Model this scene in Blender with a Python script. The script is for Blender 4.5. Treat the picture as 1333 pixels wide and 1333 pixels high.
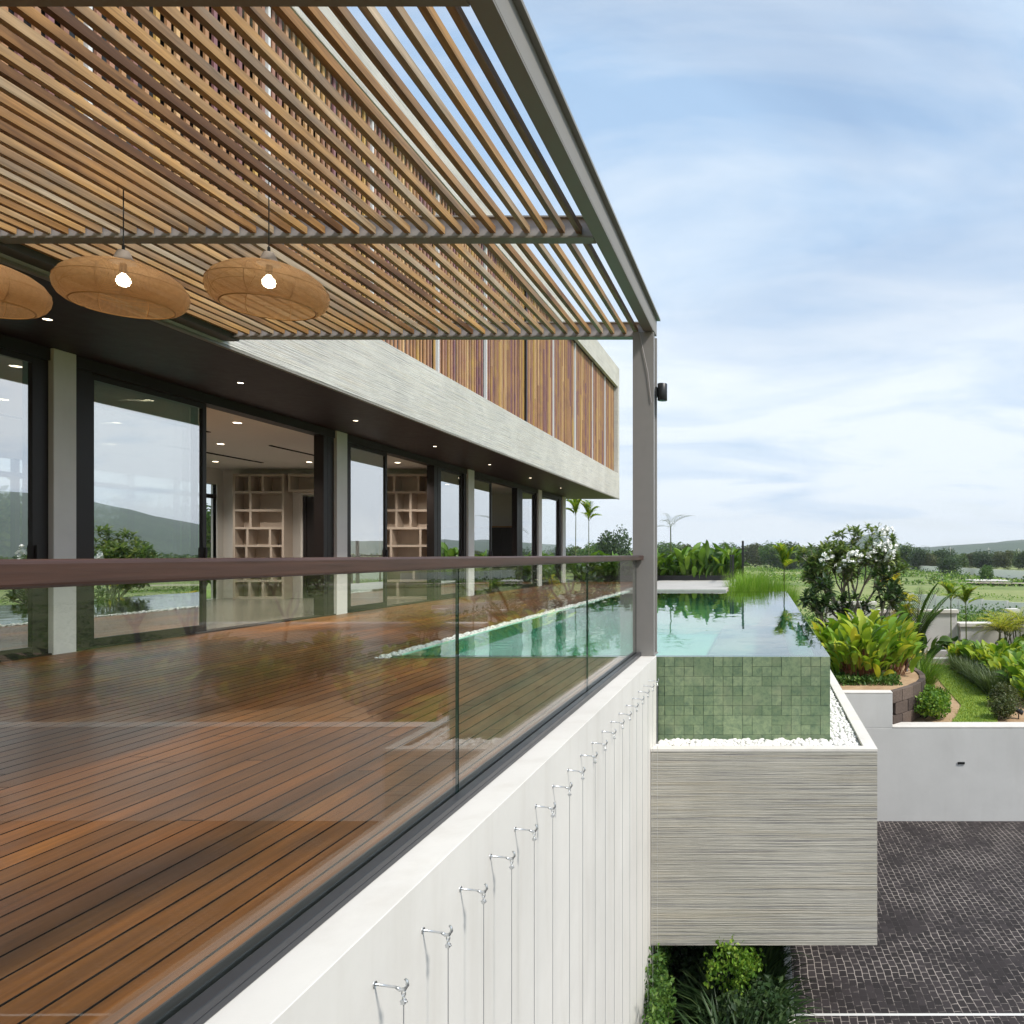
import bpy, bmesh, math, random
from mathutils import Vector, Matrix, noise
R = math.radians
for o in list(bpy.data.objects): bpy.data.objects.remove(o)
S = bpy.context.scene
COL = S.collection

# ------------------------------------------------------------------ camera, world, sun, exposure
EYE = 1.10
cd = bpy.data.cameras.new('camera'); cam = bpy.data.objects.new('camera', cd); COL.objects.link(cam)
cam.location = (0, 0, EYE); cam.rotation_euler = (R(90), 0, 0)
cd.sensor_width = 36; cd.lens = 960/1333*36
cd.shift_x = -325.5/1333; cd.shift_y = 55.5/1333
cd.clip_start = 0.05; cd.clip_end = 9000
S.camera = cam
SUN_EL, SUN_AZ = 50, 117        # azimuth clockwise from +Y
w = bpy.data.worlds.new('World'); S.world = w; w.use_nodes = True
nt = w.node_tree; nt.nodes.clear()
def wn(t, **k):
    n = nt.nodes.new(t)
    for a, b in k.items(): setattr(n, a, b)
    return n
wo = wn('ShaderNodeOutputWorld'); bg = wn('ShaderNodeBackground'); bg.inputs[1].default_value = 0.10
sky = wn('ShaderNodeTexSky'); sky.sky_type = 'NISHITA'; sky.sun_disc = False
sky.sun_elevation = R(SUN_EL); sky.sun_rotation = R(SUN_AZ); sky.dust_density = 1.6; sky.air_density = 1.0; sky.ozone_density = 1.5
tc = wn('ShaderNodeTexCoord'); sep = wn('ShaderNodeSeparateXYZ'); nt.links.new(tc.outputs['Generated'], sep.inputs[0])
zm = wn('ShaderNodeMath', operation='MAXIMUM'); nt.links.new(sep.outputs[2], zm.inputs[0]); zm.inputs[1].default_value = 0.0
za = wn('ShaderNodeMath', operation='ADD'); nt.links.new(zm.outputs[0], za.inputs[0]); za.inputs[1].default_value = 0.16
dx = wn('ShaderNodeMath', operation='DIVIDE'); nt.links.new(sep.outputs[0], dx.inputs[0]); nt.links.new(za.outputs[0], dx.inputs[1])
dy = wn('ShaderNodeMath', operation='DIVIDE'); nt.links.new(sep.outputs[1], dy.inputs[0]); nt.links.new(za.outputs[0], dy.inputs[1])
cmb = wn('ShaderNodeCombineXYZ'); nt.links.new(dx.outputs[0], cmb.inputs[0]); nt.links.new(dy.outputs[0], cmb.inputs[1])
mp = wn('ShaderNodeMapping'); mp.inputs['Scale'].default_value = (0.75, 1.15, 1); mp.inputs['Rotation'].default_value = (0, 0, R(22)); mp.inputs['Location'].default_value = (3.1, 1.7, 0)
nt.links.new(cmb.outputs[0], mp.inputs[0])
n1 = wn('ShaderNodeTexNoise'); n1.inputs['Scale'].default_value = 0.9; n1.inputs['Detail'].default_value = 9; n1.inputs['Roughness'].default_value = 0.55; n1.inputs['Distortion'].default_value = 0.6
nt.links.new(mp.outputs[0], n1.inputs['Vector'])
cr = wn('ShaderNodeValToRGB'); cr.color_ramp.elements[0].position = 0.30; cr.color_ramp.elements[1].position = 0.62
cr.color_ramp.interpolation = 'EASE'
nt.links.new(n1.outputs['Fac'], cr.inputs[0])
# whiten to the horizon (thin overcast low down)
hz = wn('ShaderNodeMapRange'); hz.inputs['From Min'].default_value = 0.0; hz.inputs['From Max'].default_value = 0.45; hz.inputs['To Min'].default_value = 0.92; hz.inputs['To Max'].default_value = 0.62
nt.links.new(zm.outputs[0], hz.inputs['Value'])
mxc = wn('ShaderNodeMath', operation='MULTIPLY_ADD'); nt.links.new(cr.outputs[0], mxc.inputs[0]); mxc.inputs[1].default_value = 0.35
nt.links.new(hz.outputs[0], mxc.inputs[2]); mxc.use_clamp = True
n2 = wn('ShaderNodeTexNoise'); n2.inputs['Scale'].default_value = 1.15; n2.inputs['Detail'].default_value = 10; n2.inputs['Roughness'].default_value = 0.58; n2.inputs['Distortion'].default_value = 0.9
nt.links.new(mp.outputs[0], n2.inputs['Vector'])
cc = wn('ShaderNodeValToRGB'); cc.color_ramp.elements[0].position = 0.38; cc.color_ramp.elements[0].color = (0.37, 0.53, 0.74, 1)
cc.color_ramp.elements[1].position = 0.70; cc.color_ramp.elements[1].color = (0.74, 0.81, 0.875, 1)
lift = wn('ShaderNodeMapRange'); lift.inputs['From Min'].default_value = 0.02; lift.inputs['From Max'].default_value = 0.50; lift.inputs['To Min'].default_value = 0.26; lift.inputs['To Max'].default_value = 0.0
nt.links.new(zm.outputs[0], lift.inputs['Value'])
la = wn('ShaderNodeMath', operation='ADD'); nt.links.new(n2.outputs['Fac'], la.inputs[0]); nt.links.new(lift.outputs[0], la.inputs[1]); nt.links.new(la.outputs[0], cc.inputs[0])
cs = wn('ShaderNodeVectorMath', operation='SCALE'); nt.links.new(cc.outputs[0], cs.inputs[0]); cs.inputs[3].default_value = 7.1
mix = wn('ShaderNodeMix', data_type='RGBA'); nt.links.new(mxc.outputs[0], mix.inputs['Factor'])
nt.links.new(sky.outputs[0], mix.inputs['A']); nt.links.new(cs.outputs[0], mix.inputs['B'])
nt.links.new(mix.outputs['Result'], bg.inputs[0]); nt.links.new(bg.outputs[0], wo.inputs[0])

sd = bpy.data.lights.new('sun', 'SUN'); sun = bpy.data.objects.new('sun', sd); COL.objects.link(sun)
sd.energy = 2.5; sd.angle = R(8); sd.color = (1.0, 0.94, 0.86)
az, el = R(SUN_AZ), R(SUN_EL)
dirv = Vector((math.sin(az)*math.cos(el), math.cos(az)*math.cos(el), math.sin(el)))
sun.rotation_euler = dirv.to_track_quat('Z', 'Y').to_euler(); sun.location = dirv*60
S.view_settings.view_transform = 'Standard'; S.view_settings.look = 'None'
S.view_settings.exposure = 0.84; S.view_settings.gamma = 1; S.view_settings.use_curve_mapping = False
S.render.engine = 'CYCLES'
S.cycles.transparent_max_bounces = 32; S.cycles.max_bounces = 8; S.cycles.glossy_bounces = 6; S.cycles.transmission_bounces = 6
S.cycles.caustics_reflective = False; S.cycles.caustics_refractive = False

def G(u, v, z):                 # a picture point on the level z -> real place
    Y = (EYE-z)*960/(v-722); return ((u-992)/960*Y, Y, z)
def XY(u, Y): return (u-992)/960*Y
def ZV(v, Y): return EYE-(v-722)/960*Y

# ------------------------------------------------------------------ materials
MATS = {}
class NB:
    def __init__(s, name):
        m = bpy.data.materials.new(name); m.use_nodes = True; s.m = m; s.t = m.node_tree; s.t.nodes.clear()
        s.out = s.n('ShaderNodeOutputMaterial'); MATS[name] = m
        s.tc = s.n('ShaderNodeTexCoord')
    def n(s, t, **k):
        x = s.t.nodes.new(t)
        for a, b in k.items(): setattr(x, a, b)
        return x
    def l(s, a, b): s.t.links.new(a, b)
    def coord(s, scale=(1, 1, 1), rot=(0, 0, 0), kind='Object'):
        mpn = s.n('ShaderNodeMapping'); mpn.inputs['Scale'].default_value = scale; mpn.inputs['Rotation'].default_value = rot
        s.l(s.tc.outputs[kind], mpn.inputs[0]); return mpn.outputs[0]
    def noise(s, vec, scale=5, detail=4, rough=0.5, dist=0):
        x = s.n('ShaderNodeTexNoise'); x.inputs['Scale'].default_value = scale; x.inputs['Detail'].default_value = detail
        x.inputs['Roughness'].default_value = rough; x.inputs['Distortion'].default_value = dist; s.l(vec, x.inputs['Vector']); return x.outputs['Fac']
    def ramp(s, fac, stops, interp='LINEAR'):
        x = s.n('ShaderNodeValToRGB'); e = x.color_ramp.elements; x.color_ramp.interpolation = interp
        e[0].position = stops[0][0]; e[0].color = (*stops[0][1], 1); e[1].position = stops[-1][0]; e[1].color = (*stops[-1][1], 1)
        for p, c in stops[1:-1]:
            q = e.new(p); q.color = (*c, 1)
        s.l(fac, x.inputs[0]); return x.outputs[0]
    def mixc(s, fac, a, b, mode='MIX'):
        x = s.n('ShaderNodeMix', data_type='RGBA'); x.blend_type = mode
        for v, k in ((fac, 'Factor'), (a, 'A'), (b, 'B')):
            if isinstance(v, (int, float)): x.inputs[k].default_value = v
            elif isinstance(v, tuple): x.inputs[k].default_value = (*v, 1)
            else: s.l(v, x.inputs[k])
        return x.outputs['Result']
    def math(s, op, a, b=0.0, c=None, clamp=False):
        x = s.n('ShaderNodeMath', operation=op); x.use_clamp = clamp
        for i, v in enumerate((a, b) if c is None else (a, b, c)):
            if isinstance(v, (int, float)): x.inputs[i].default_value = v
            else: s.l(v, x.inputs[i])
        return x.outputs[0]
    def island(s): return s.n('ShaderNodeNewGeometry').outputs['Random Per Island']
    def bump(s, h, strength=0.3, dist=0.01):
        x = s.n('ShaderNodeBump'); x.inputs['Strength'].default_value = strength; x.inputs['Distance'].default_value = dist
        s.l(h, x.inputs['Height']); return x.outputs[0]
    def bsdf(s, col, rough=0.6, metal=0, normal=None, spec=None, link=True, coat=0):
        p = s.n('ShaderNodeBsdfPrincipled')
        for v, k in ((col, 'Base Color'), (rough, 'Roughness'), (metal, 'Metallic')):
            if isinstance(v, tuple): p.inputs[k].default_value = (*v, 1)
            elif isinstance(v, (int, float)): p.inputs[k].default_value = v
            else: s.l(v, p.inputs[k])
        if normal is not None: s.l(normal, p.inputs['Normal'])
        if spec is not None: p.inputs['Specular IOR Level'].default_value = spec
        if coat: p.inputs['Coat Weight'].default_value = coat; p.inputs['Coat Roughness'].default_value = 0.12
        if link: s.l(p.outputs[0], s.out.inputs[0])
        return p.outputs[0]

def concrete(name, c, var=0.12, sc=1.0, rough=0.75, stain=0.15, bumps=0.12):
    b = NB(name); v = b.coord()
    big = b.noise(v, 0.9*sc, 6, 0.6, 0.3); fine = b.noise(v, 14*sc, 8, 0.65); streak = b.noise(b.coord((3, 3, 0.35)), 1.5*sc, 6, 0.6)
    c1 = tuple(x*(1-var) for x in c); c2 = tuple(min(1, x*(1+var*0.6)) for x in c)
    col = b.mixc(b.ramp(big, [(0.3, (0, 0, 0)), (0.7, (1, 1, 1))]), c1, c2)
    st = b.ramp(streak, [(0.5, (0, 0, 0)), (0.8, (1, 1, 1))])
    col = b.mixc(b.math('MULTIPLY', st, stain), col, tuple(x*y for x, y in zip(c, (0.62, 0.58, 0.52))))
    col = b.mixc(b.math('MULTIPLY', fine, 0.22), col, tuple(x*0.75 for x in c))
    b.bsdf(col, rough, normal=b.bump(fine, bumps, 0.006)); return b.m
concrete('white_render', (0.68, 0.665, 0.63), var=0.09, stain=0.34)
concrete('cap_render', (0.70, 0.67, 0.62), stain=0.35)
concrete('grey_render', (0.60, 0.595, 0.58), var=0.10, stain=0.15)
concrete('column_concrete', (0.66, 0.65, 0.62), stain=0.2)
concrete('old_concrete', (0.42, 0.41, 0.40), var=0.25, stain=0.6)
concrete('inner_plaster', (0.62, 0.59, 0.55), var=0.04, stain=0.0)
concrete('terrace_concrete', (0.46, 0.45, 0.43), stain=0.3)

def striated(name, c, axis):     # board marked concrete; axis along which the marks run
    b = NB(name)
    s1 = {'x': (0.8, 1, 92), 'y': (1, 0.8, 92)}[axis]; s2 = {'x': (4, 1, 150), 'y': (1, 4, 150)}[axis]
    a = b.noise(b.coord(s1), 1.0, 3, 0.5, 0.12); f = b.noise(b.coord(s2), 1.0, 6, 0.7, 0.4); rough_ = b.noise(b.coord(), 60, 6, 0.8); ms = b.noise(b.coord(), 2.6, 4, 0.6, 0.6)
    big = b.noise(b.coord(), 0.8, 5, 0.6, 0.5)
    h = b.math('ADD', b.math('MULTIPLY', a, 0.7), b.math('MULTIPLY', f, 0.4))
    groove = b.math('MULTIPLY', b.ramp(a, [(0.40, (1, 1, 1)), (0.46, (0, 0, 0))]), b.ramp(ms, [(0.3, (0.45, 0.45, 0.45)), (0.6, (1, 1, 1))]))
    lite = b.ramp(f, [(0.5, (0, 0, 0)), (0.72, (1, 1, 1))])
    col = b.mixc(b.ramp(big, [(0.35, (0, 0, 0)), (0.65, (1, 1, 1))]), tuple(x*0.86 for x in c), tuple(x*1.08 for x in c))
    col = b.mixc(b.math('MULTIPLY', lite, 0.35), col, tuple(min(1, x*1.35) for x in c))
    col = b.mixc(b.math('MULTIPLY', groove, 0.62 if axis == 'x' else 0.42), col, (c[0]*0.30, c[1]*0.32, c[2]*0.42))
    tint = b.noise(b.coord(tuple(k*0.4 if k > 10 else k for k in s1)), 1.0, 3, 0.6); col = b.mixc(b.math('MULTIPLY', b.ramp(tint, [(0.5, (0, 0, 0)), (0.7, (1, 1, 1))]), 0.35), col, (c[0]*1.0, c[1]*0.88, c[2]*0.68))
    pit = b.math('MULTIPLY', b.ramp(rough_, [(0.56, (0, 0, 0)), (0.66, (1, 1, 1))]), b.ramp(ms, [(0.50, (0, 0, 0)), (0.62, (1, 1, 1))])); col = b.mixc(b.math('MULTIPLY', pit, 0.55), col, tuple(x*0.35 for x in c))
    b.bsdf(col, 0.8, normal=b.bump(h, 0.9, 0.02)); return b.m
striated('trough_concrete', (0.46, 0.44, 0.385), 'x')
striated('band_concrete', (0.58, 0.565, 0.525), 'y')

def wood(name, stops, axis='y', rough=(0.4, 0.6), grain=0.5, coat=0, seedscale=1.0, islw=0.8, patw=0.9):
    b = NB(name); isl = b.island()
    sc = {'y': (38, 1.4, 38), 'x': (1.4, 38, 38), 'z': (38, 38, 1.4)}[axis]
    off = b.n('ShaderNodeVectorMath', operation='ADD'); mp_ = b.coord(sc); b.l(mp_, off.inputs[0])
    k = b.n('ShaderNodeCombineXYZ')
    for i in range(3): b.l(b.math('MULTIPLY', isl, 57.0+i*13), k.inputs[i])
    b.l(k.outputs[0], off.inputs[1])
    g = b.noise(off.outputs[0], 1.0, 6, 0.65, 0.5)
    patch = b.noise(b.coord((1.2, 0.5, 1.2)), 1.0*seedscale, 5, 0.6, 0.6)
    f = b.math('ADD', b.math('MULTIPLY', isl, islw), b.math('ADD', b.math('MULTIPLY', b.math('SUBTRACT', patch, 0.5), patw), (0.8-islw)*0.5), clamp=True)
    col = b.ramp(f, stops)
    gd = b.ramp(g, [(0.35, (0, 0, 0)), (0.65, (1, 1, 1))])
    col = b.mixc(b.math('MULTIPLY', gd, grain), col, b.mixc(1.0, col, (0.35, 0.32, 0.30), 'MULTIPLY'))
    rg = b.math('ADD', b.math('MULTIPLY', patch, rough[1]-rough[0]), rough[0])
    b.bsdf(col, rg, normal=b.bump(g, 0.25, 0.003), coat=coat); return b.m
wood('deck_wood', [(0.0, (0.12, 0.042, 0.013)), (0.35, (0.20, 0.074, 0.018)), (0.65, (0.28, 0.095, 0.020)), (1.0, (0.44, 0.17, 0.035))], 'y', (0.32, 0.52), 0.7, coat=0.08, islw=0.32, patw=1.9)
wood('pergola_wood', [(0.0, (0.15, 0.068, 0.022)), (0.2, (0.46, 0.25, 0.085)), (0.4, (0.30, 0.22, 0.14)), (0.6, (0.58, 0.34, 0.12)), (0.8, (0.46, 0.37, 0.25)), (1.0, (0.74, 0.61, 0.43))], 'y', (0.5, 0.7), 0.75, patw=1.1)
wood('fin_wood', [(0.0, (0.13, 0.05, 0.07)), (0.2, (0.50, 0.27, 0.12)), (0.35, (0.24, 0.11, 0.13)), (0.5, (0.58, 0.36, 0.10)), (0.65, (0.40, 0.20, 0.13)), (0.8, (0.66, 0.42, 0.20)), (1.0, (0.70, 0.52, 0.16))], 'z', (0.45, 0.65), 0.15, seedscale=1.5, patw=0.25)
wood('rail_wood', [(0.0, (0.05, 0.022, 0.016)), (1.0, (0.115, 0.052, 0.034))], 'y', (0.32, 0.5), 0.75, islw=0.1, patw=1.6)
wood('sleeper_wood', [(0.0, (0.06, 0.042, 0.035)), (1.0, (0.20, 0.15, 0.12))], 'x', (0.8, 0.95), 0.6)
wood('shelf_wood', [(0.0, (0.47, 0.39, 0.32)), (1.0, (0.53, 0.44, 0.36))], 'z', (0.5, 0.6), 0.12)
wood('oak_trim', [(0.0, (0.38, 0.20, 0.09)), (1.0, (0.45, 0.25, 0.11))], 'y', (0.4, 0.5), 0.3)

def plain(name, col, rough=0.5, metal=0, spec=None, bumpy=0.0, var=0.0):
    b = NB(name); c = col
    n_ = b.noise(b.coord(), 9, 5, 0.6)
    if var: c = b.mixc(n_, tuple(x*(1-var) for x in col), tuple(x*(1+var) for x in col))
    b.bsdf(c, b.math('ADD', b.math('MULTIPLY', n_, 0.15), max(0.02, rough-0.07)), metal, spec=spec, normal=b.bump(n_, bumpy, 0.003) if bumpy else None); return b.m
plain('steel_paint', (0.225, 0.215, 0.205), 0.42, var=0.08)
plain('pergola_steel', (0.23, 0.215, 0.19), 0.5, var=0.08)
plain('upper_glass', (0.10, 0.12, 0.14), 0.08)
plain('plate_steel', (0.07, 0.066, 0.055), 0.5)
plain('beam_web', (0.36, 0.34, 0.34), 0.5, var=0.05)
plain('channel_metal', (0.045, 0.046, 0.052), 0.32, 0.3, var=0.1)
plain('bronze_frame', (0.016, 0.011, 0.010), 0.45, var=0.1, spec=0.3)
plain('soffit_brown', (0.016, 0.008, 0.0075), 0.5, var=0.12, spec=0.25)
plain('black_metal', (0.012, 0.013, 0.014), 0.4)
plain('galvanised', (0.62, 0.64, 0.66), 0.3, 0.85, var=0.15)
plain('white_alu', (0.70, 0.71, 0.72), 0.4)
plain('inner_tile', (0.17, 0.15, 0.135), 0.2)
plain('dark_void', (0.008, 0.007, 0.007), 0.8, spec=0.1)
plain('dark_cabinet', (0.03, 0.025, 0.024), 0.3)
plain('white_pebble', (0.80, 0.79, 0.76), 0.55, bumpy=0.2, var=0.08)
plain('white_paint', (0.62, 0.62, 0.60), 0.7, var=0.15)
plain('cable_black', (0.015, 0.02, 0.02), 0.5)
plain('trunk_bark', (0.30, 0.27, 0.23), 0.9, bumpy=0.6, var=0.3)
plain('dark_bark', (0.06, 0.045, 0.035), 0.9, bumpy=0.6, var=0.3)
plain('stem_green', (0.10, 0.13, 0.035), 0.6, var=0.3)
plain('stem_red', (0.20, 0.07, 0.03), 0.6, var=0.3)
plain('red_roof', (0.30, 0.28, 0.27), 0.7)
plain('warm_white', (0.86, 0.83, 0.77), 0.8, var=0.15)
plain('petal_white', (0.90, 0.90, 0.86), 0.5)
plain('lamp_cap', (0.40, 0.33, 0.27), 0.6, var=0.1)

def emit(name, col, s):
    b = NB(name); e = b.n('ShaderNodeEmission'); e.inputs[0].default_value = (*col, 1); e.inputs[1].default_value = s; b.l(e.outputs[0], b.out.inputs[0])
emit('bulb', (1.0, 0.86, 0.62), 14); emit('downlight_glow', (1.0, 0.84, 0.6), 6)

def thinglass(name, tint, base, scale, rough=0.0):
    b = NB(name); fr = b.n('ShaderNodeLayerWeight'); fr.inputs[0].default_value = 0.5
    f5 = b.math('POWER', fr.outputs['Facing'], 5.0); f = b.math('MULTIPLY_ADD', b.math('MULTIPLY_ADD', f5, 0.96, 0.04), scale, base, clamp=True)
    g = b.n('ShaderNodeBsdfGlossy'); g.inputs['Color'].default_value = (1, 1, 1, 1); g.inputs['Roughness'].default_value = rough
    t = b.n('ShaderNodeBsdfTransparent'); t.inputs[0].default_value = (*tint, 1)
    nn = b.noise(b.coord(), 0.7, 2, 0.4); bm_ = b.bump(nn, 0.05, 0.02); b.l(bm_, g.inputs['Normal'])
    m = b.n('ShaderNodeMixShader'); b.l(f, m.inputs[0]); b.l(t.outputs[0], m.inputs[1]); b.l(g.outputs[0], m.inputs[2]); b.l(m.outputs[0], b.out.inputs[0])
thinglass('rail_glass', (0.93, 0.96, 0.93), 0.0, 1.0)
thinglass('door_glass', (0.72, 0.76, 0.72), 0.58, 1.0)
thinglass('window_glass', (0.9, 0.93, 0.9), 0.02, 1.0)
plain('glass_edge', (0.006, 0.022, 0.018), 0.2)

def water():
    b = NB('pool_water'); fr = b.n('ShaderNodeFresnel'); fr.inputs[0].default_value = 1.33
    v = b.coord((1, 0.6, 1)); r1 = b.noise(v, 1.6, 3, 0.5, 0.4)
    nrm = b.bump(r1, 0.10, 0.05)
    b.l(nrm, fr.inputs['Normal'])
    g = b.n('ShaderNodeBsdfGlossy'); g.inputs['Roughness'].default_value = 0.015; b.l(nrm, g.inputs['Normal'])
    t = b.n('ShaderNodeBsdfTransparent'); t.inputs[0].default_value = (0.62, 0.97, 0.87, 1)
    f = b.math('MULTIPLY_ADD', fr.outputs[0], 1.3, 0.07, clamp=True)
    m = b.n('ShaderNodeMixShader'); b.l(f, m.inputs[0]); b.l(t.outputs[0], m.inputs[1]); b.l(g.outputs[0], m.inputs[2]); b.l(m.outputs[0], b.out.inputs[0])
water()

def tile():
    b = NB('green_tile'); isl = b.island(); n_ = b.noise(b.coord(), 22, 8, 0.7, 0.4); n3 = b.noise(b.coord(), 3, 5, 0.6)
    col = b.ramp(isl, [(0, (0.145, 0.205, 0.11)), (0.5, (0.19, 0.26, 0.14)), (1, (0.25, 0.32, 0.18))])
    col = b.mixc(b.ramp(n_, [(0.4, (0, 0, 0)), (0.7, (0.75, 0.75, 0.75))]), col, (0.055, 0.11, 0.075))
    col = b.mixc(b.ramp(n3, [(0.5, (0, 0, 0)), (0.75, (0.45, 0.45, 0.45))]), col, (0.33, 0.35, 0.22))
    b.bsdf(col, 0.45, normal=b.bump(n_, 0.3, 0.004))
tile()
plain('grout', (0.02, 0.06, 0.055), 0.7)
plain('basin_tile', (0.46, 0.76, 0.64), 0.5, var=0.15)

def setts():
    b = NB('driveway_setts')
    dn = b.n('ShaderNodeTexNoise'); dn.inputs['Scale'].default_value = 2.2; dn.inputs['Detail'].default_value = 3; b.l(b.tc.outputs['Object'], dn.inputs['Vector'])
    dv = b.n('ShaderNodeVectorMath', operation='MULTIPLY_ADD'); b.l(dn.outputs['Color'], dv.inputs[0]); dv.inputs[1].default_value = (0.07, 0.07, 0); b.l(b.tc.outputs['Object'], dv.inputs[2])
    rm = b.n('ShaderNodeMapping'); rm.inputs['Rotation'].default_value = (0, 0, R(88)); b.l(dv.outputs[0], rm.inputs[0]); br = b.n('ShaderNodeTexBrick'); b.l(rm.outputs[0], br.inputs['Vector']); br.inputs['Scale'].default_value = 1.0
    br.inputs['Brick Width'].default_value = 0.125; br.inputs['Row Height'].default_value = 0.088; br.inputs['Mortar Size'].default_value = 0.0055; br.inputs['Mortar Smooth'].default_value = 0.3
    br.inputs['Color1'].default_value = (0.024, 0.020, 0.020, 1); br.inputs['Color2'].default_value = (0.046, 0.038, 0.039, 1); br.inputs['Mortar'].default_value = (0, 0, 0, 1); br.inputs['Bias'].default_value = -0.2
    msk = b.noise(b.coord(), 1.3, 6, 0.65); m2 = b.noise(b.coord(), 9, 4, 0.7)
    mk = b.ramp(b.math('ADD', b.math('MULTIPLY', msk, 0.6), b.math('MULTIPLY', m2, 0.4)), [(0.44, (0, 0, 0)), (0.56, (1, 1, 1))])
    mort = b.mixc(mk, (0.04, 0.034, 0.034), (0.36, 0.32, 0.29))
    col = b.mixc(br.outputs['Fac'], br.outputs['Color'], mort)
    col = b.mixc(b.math('MULTIPLY', b.ramp(msk, [(0.5, (0, 0, 0)), (0.8, (1, 1, 1))]), 0.15), col, (0.10, 0.09, 0.085))
    b.bsdf(col, 0.75, spec=0.25, normal=b.bump(b.math('SUBTRACT', 1.0, br.outputs['Fac']), 0.5, 0.01))
setts()
def ground(name, stops, sc, bumps=0.3, rough=0.95):
    b = NB(name); n_ = b.noise(b.coord(), sc, 10, 0.7, 0.3); f = b.noise(b.coord(), sc*14, 6, 0.7)
    col = b.ramp(n_, stops); col = b.mixc(b.math('MULTIPLY', f, 0.5), col, b.mixc(1.0, col, (0.45, 0.45, 0.4), 'MULTIPLY'))
    b.bsdf(col, rough, normal=b.bump(f, bumps, 0.03))
ground('sand', [(0.3, (0.36, 0.22, 0.12)), (0.6, (0.54, 0.37, 0.22)), (0.8, (0.60, 0.45, 0.30))], 3)
ground('soil', [(0.3, (0.025, 0.018, 0.012)), (0.7, (0.06, 0.045, 0.03))], 3)
ground('lawn', [(0.3, (0.15, 0.24, 0.025)), (0.7, (0.26, 0.36, 0.05))], 2.5)
ground('field', [(0.30, (0.09, 0.14, 0.03)), (0.42, (0.19, 0.25, 0.06)), (0.54, (0.27, 0.30, 0.10)), (0.62, (0.15, 0.21, 0.05)), (0.70, (0.33, 0.31, 0.17)), (0.78, (0.38, 0.31, 0.2))], 0.045)
ground('hill_forest', [(0.3, (0.03, 0.06, 0.035)), (0.7, (0.07, 0.11, 0.055))], 0.02, 1.0)
ground('road_dust', [(0.3, (0.40, 0.33, 0.25)), (0.7, (0.52, 0.45, 0.36))], 0.4)

def leafmat(name, stops, trans=0.35, rough=0.45):
    b = NB(name); isl = b.island(); n_ = b.noise(b.coord(), 2.0, 3, 0.5)
    f = b.math('ADD', b.math('MULTIPLY', isl, 0.75), b.math('MULTIPLY', n_, 0.3), clamp=True)
    col = b.ramp(f, stops)
    p = b.bsdf(col, rough, link=False, spec=0.35)
    t = b.n('ShaderNodeBsdfTranslucent'); c2 = b.mixc(1.0, col, (1.0, 1.0, 0.55), 'MULTIPLY'); b.l(c2, t.inputs[0])
    m = b.n('ShaderNodeMixShader'); m.inputs[0].default_value = trans; b.l(p, m.inputs[1]); b.l(t.outputs[0], m.inputs[2]); b.l(m.outputs[0], b.out.inputs[0])
leafmat('leaf_lime', [(0.1, (0.08, 0.17, 0.018)), (0.5, (0.20, 0.32, 0.035)), (0.9, (0.42, 0.46, 0.06)), (1.0, (0.55, 0.42, 0.05))])
leafmat('leaf_bright', [(0.1, (0.05, 0.13, 0.015)), (0.6, (0.15, 0.29, 0.03)), (1.0, (0.32, 0.42, 0.06))])
leafmat('leaf_yellow', [(0.1, (0.28, 0.32, 0.03)), (0.5, (0.60, 0.52, 0.04)), (1.0, (0.75, 0.62, 0.08))])
leafmat('leaf_mid', [(0.1, (0.03, 0.085, 0.015)), (0.6, (0.08, 0.17, 0.028)), (1.0, (0.17, 0.26, 0.05))])
leafmat('leaf_croton', [(0.05, (0.05, 0.14, 0.015)), (0.4, (0.18, 0.33, 0.03)), (0.75, (0.42, 0.50, 0.05)), (1.0, (0.70, 0.56, 0.06))], 0.4)
leafmat('leaf_gold', [(0.1, (0.22, 0.32, 0.03)), (0.6, (0.48, 0.50, 0.05)), (1.0, (0.68, 0.58, 0.08))], 0.4)
leafmat('leaf_papyrus', [(0.1, (0.16, 0.34, 0.04)), (0.6, (0.30, 0.50, 0.07)), (1.0, (0.45, 0.60, 0.12))], 0.5)
leafmat('leaf_frangi', [(0.1, (0.07, 0.13, 0.04)), (0.6, (0.18, 0.26, 0.08)), (1.0, (0.36, 0.40, 0.15))])
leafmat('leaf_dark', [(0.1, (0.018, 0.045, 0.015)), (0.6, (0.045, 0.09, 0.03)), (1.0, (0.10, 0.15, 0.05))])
leafmat('leaf_olive', [(0.1, (0.04, 0.06, 0.02)), (0.6, (0.10, 0.13, 0.04)), (1.0, (0.17, 0.16, 0.08))])
leafmat('leaf_grey', [(0.1, (0.05, 0.09, 0.035)), (0.6, (0.12, 0.17, 0.07)), (1.0, (0.2, 0.24, 0.12))])
leafmat('leaf_tree', [(0.1, (0.03, 0.07, 0.015)), (0.6, (0.08, 0.14, 0.03)), (1.0, (0.17, 0.23, 0.06))], 0.3)
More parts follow.
